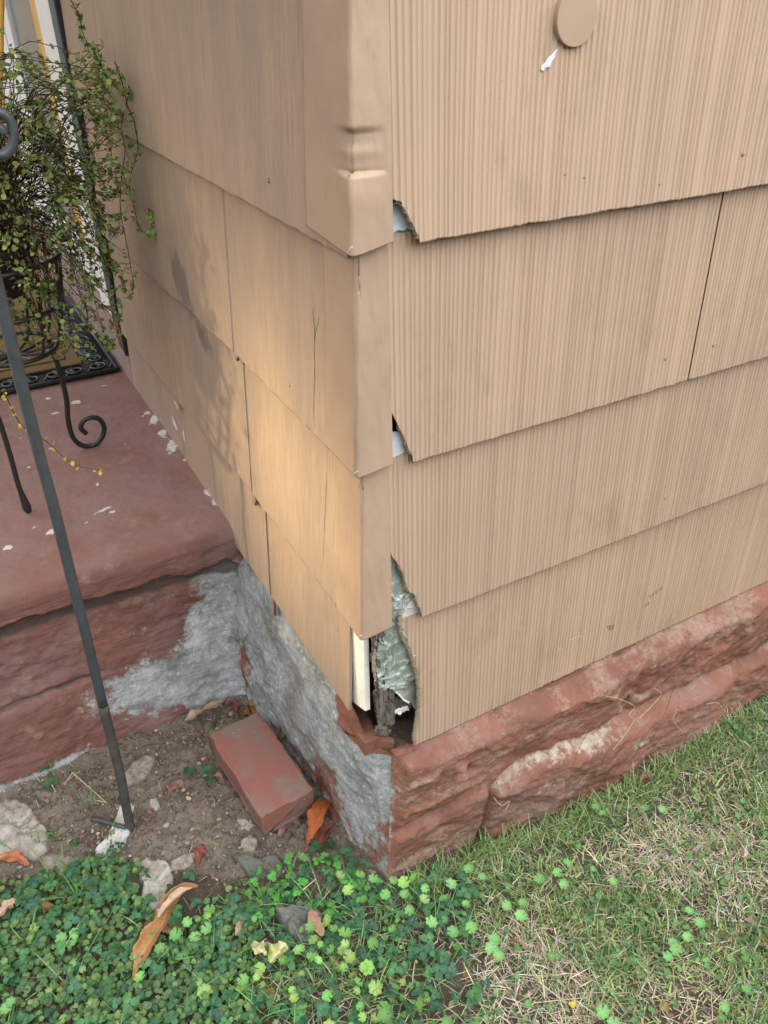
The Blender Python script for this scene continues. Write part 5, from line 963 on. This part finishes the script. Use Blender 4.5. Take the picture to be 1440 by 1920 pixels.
x, y, rs = scatter(52000, -.25, 1.7, -1.0, -.03, 51); p_ = lawn_w(x, y)*np.where(inpoly(x, y, Z_straw) | inpoly(x, y, Z_straw2), 1., .40+.25*vn(x*6, y*6, 0, 47))*sst(1.75, 1.1, x); m = outside(x, y) & (rs.rand(len(x)) < p_); x, y = x[m], y[m]; n = len(x)
blades(SW, x, y, rs, rs.uniform(.01, .05, n), rs.uniform(.0007, .002, n), cols(rs, n, STRAWS), (.9, 1.6), 4, .5, rs.uniform(.0, .016, n) if False else .004)
x, y, rs = scatter(5000, -.9, .4, -.6, .48, 52); m = outside(x, y) & (rs.rand(len(x)) < np.where(inpoly(x, y, DIRT), .10, .12)); x, y = x[m], y[m]; n = len(x)
blades(SW, x, y, rs, rs.uniform(.01, .04, n), rs.uniform(.0006, .0015, n), cols(rs, n, STRAWS), (1.2, 1.6), 4, .4, .006)
for q0, q1, w_ in (((135, 1448), (200, 1505), .0022), ((200, 1505), (180, 1500), .0018), ((135, 1450), (120, 1472), .002), ((45, 1425), (75, 1465), .002), ((95, 1468), (105, 1485), .0018), ((150, 1445), (118, 1470), .0014), ((568, 1668), (592, 1648), .002), ((1010, 1840), (1060, 1880), .0018), ((1000, 1880), (1100, 1870), .0014)):
    A = az(*q0, .02); B = az(*q1, .02); d = (B-A)/np.linalg.norm(B-A); s_ = np.array([-d[1], d[0], 0])*w_*.6; V = np.array([A-s_, A+s_, B+s_*.6, B-s_*.6, A+[0, 0, -w_*.7], B+[0, 0, -w_*.7]]); SW.add(V, np.array([(0, 1, 2, 3), (0, 3, 5, 4), (1, 4, 5, 2)]), np.array((.62, .50, .34)))
tag(SW.build('dry_grass', M_straw), 'tangled dead straw between the green blades', kind='stuff')
# ================================================================ ADDED SCREEN, out of view, slatted to shape the sun patch
DX = 8.; oy = DX*math.tan(SUN_AZ); oz = DX*math.tan(SUN_EL)/math.cos(SUN_AZ)
def hedge(name, a, b, hgt, label, seed):  # added hedges, out of view, that cut light from the low sky
    a = np.array(a, float); b = np.array(b, float); L_ = np.linalg.norm(b-a); d = (b-a)/L_; nn_ = np.array([-d[1], d[0]]); r_ = np.random.RandomState(seed); n = int(L_*1500)
    t_ = r_.uniform(0, L_, n); z_ = r_.uniform(.05, hgt, n); th_ = .45*(1+.25*fbm(t_*1.3, z_*1.3, 0, seed)); off_ = r_.choice([-1, 1], n)*th_*r_.uniform(.75, 1.05, n); z_ = z_*(1+.08*fbm(t_*.9, 0, 0, seed+2)); P_ = np.stack([a[0]+d[0]*t_+nn_[0]*off_, a[1]+d[1]*t_+nn_[1]*off_, z_], -1)
    e = empty(name, (*(a+b)/2, 0), label, 'added hedge'); B_ = Batch(); B_.inst(lv, lf_, P_, rotm(r_.uniform(0, 6.28, n), r_.uniform(0, 1.5, n), r_.uniform(0, 6.28, n)), r_.uniform(.02, .045, n), cols(r_, n, [(.05, .10, .035), (.07, .13, .045)])); B_.build('foliage', M_leaf, e)
    mb = MB(); q = [a+nn_*.34, b+nn_*.34, b-nn_*.34, a-nn_*.34]; mb.add([(*p_, 0) for p_ in q]+[(*p_, hgt*.93) for p_ in q], [(0, 1, 5, 4), (1, 2, 6, 5), (2, 3, 7, 6), (3, 0, 4, 7), (4, 5, 6, 7)]); mb.build('branches', M_dark, e)
hedge('added hedge', (-6, -4.6), (7, -4.6), 2.5, 'added hedge out of view behind the viewer, blocking low sky light', 61)
hedge('added hedge', (7.2, -4.4), (7.2, 3), 2.4, 'added hedge out of view beyond the front wall, blocking low sky light', 62)
scr = empty('sun_mask_screen', (-DX, oy, 0), 'added timber screen out of view, its slatted opening shaping the sun patch', 'screen')
M_scr = simple('stained_timber', (.16, .12, .09), (.10, .075, .055), .85, 12, .5)
W0, W1, H0, H1 = .0, .64, .33, 1.12      # lit window on the side wall (y, z)
mb = MB(); t = .06
def pc(y0, y1, z0, z1): mb.box((-DX, oy+y0, z0), (-DX-t, oy+y1, z1))
pc(-3.2, W0, 0, 5.6); pc(W1, 3.4, 0, 5.6); pc(W0, W1, 0, oz+H0); pc(W0, W1, oz+H1, 5.6); mb.build('boards', M_scr, scr)
HOT = (.02, .31, .52, .88)
mb = MB(); yy = W0
while yy < W1:
    for zz0, zz1 in ((H0, HOT[2]), (HOT[2], HOT[3]), (HOT[3], H1)):
        mid = yy+.018
        if HOT[0] < mid < HOT[1] and zz0 == HOT[2]: continue
        frac = .028 if zz0 != HOT[3] else .034
        mb.box((-DX-.02, oy+yy, oz+zz0), (-DX-.024, oy+yy+frac, oz+zz1))
    yy += .045
mb.build('slats', M_scr, scr)
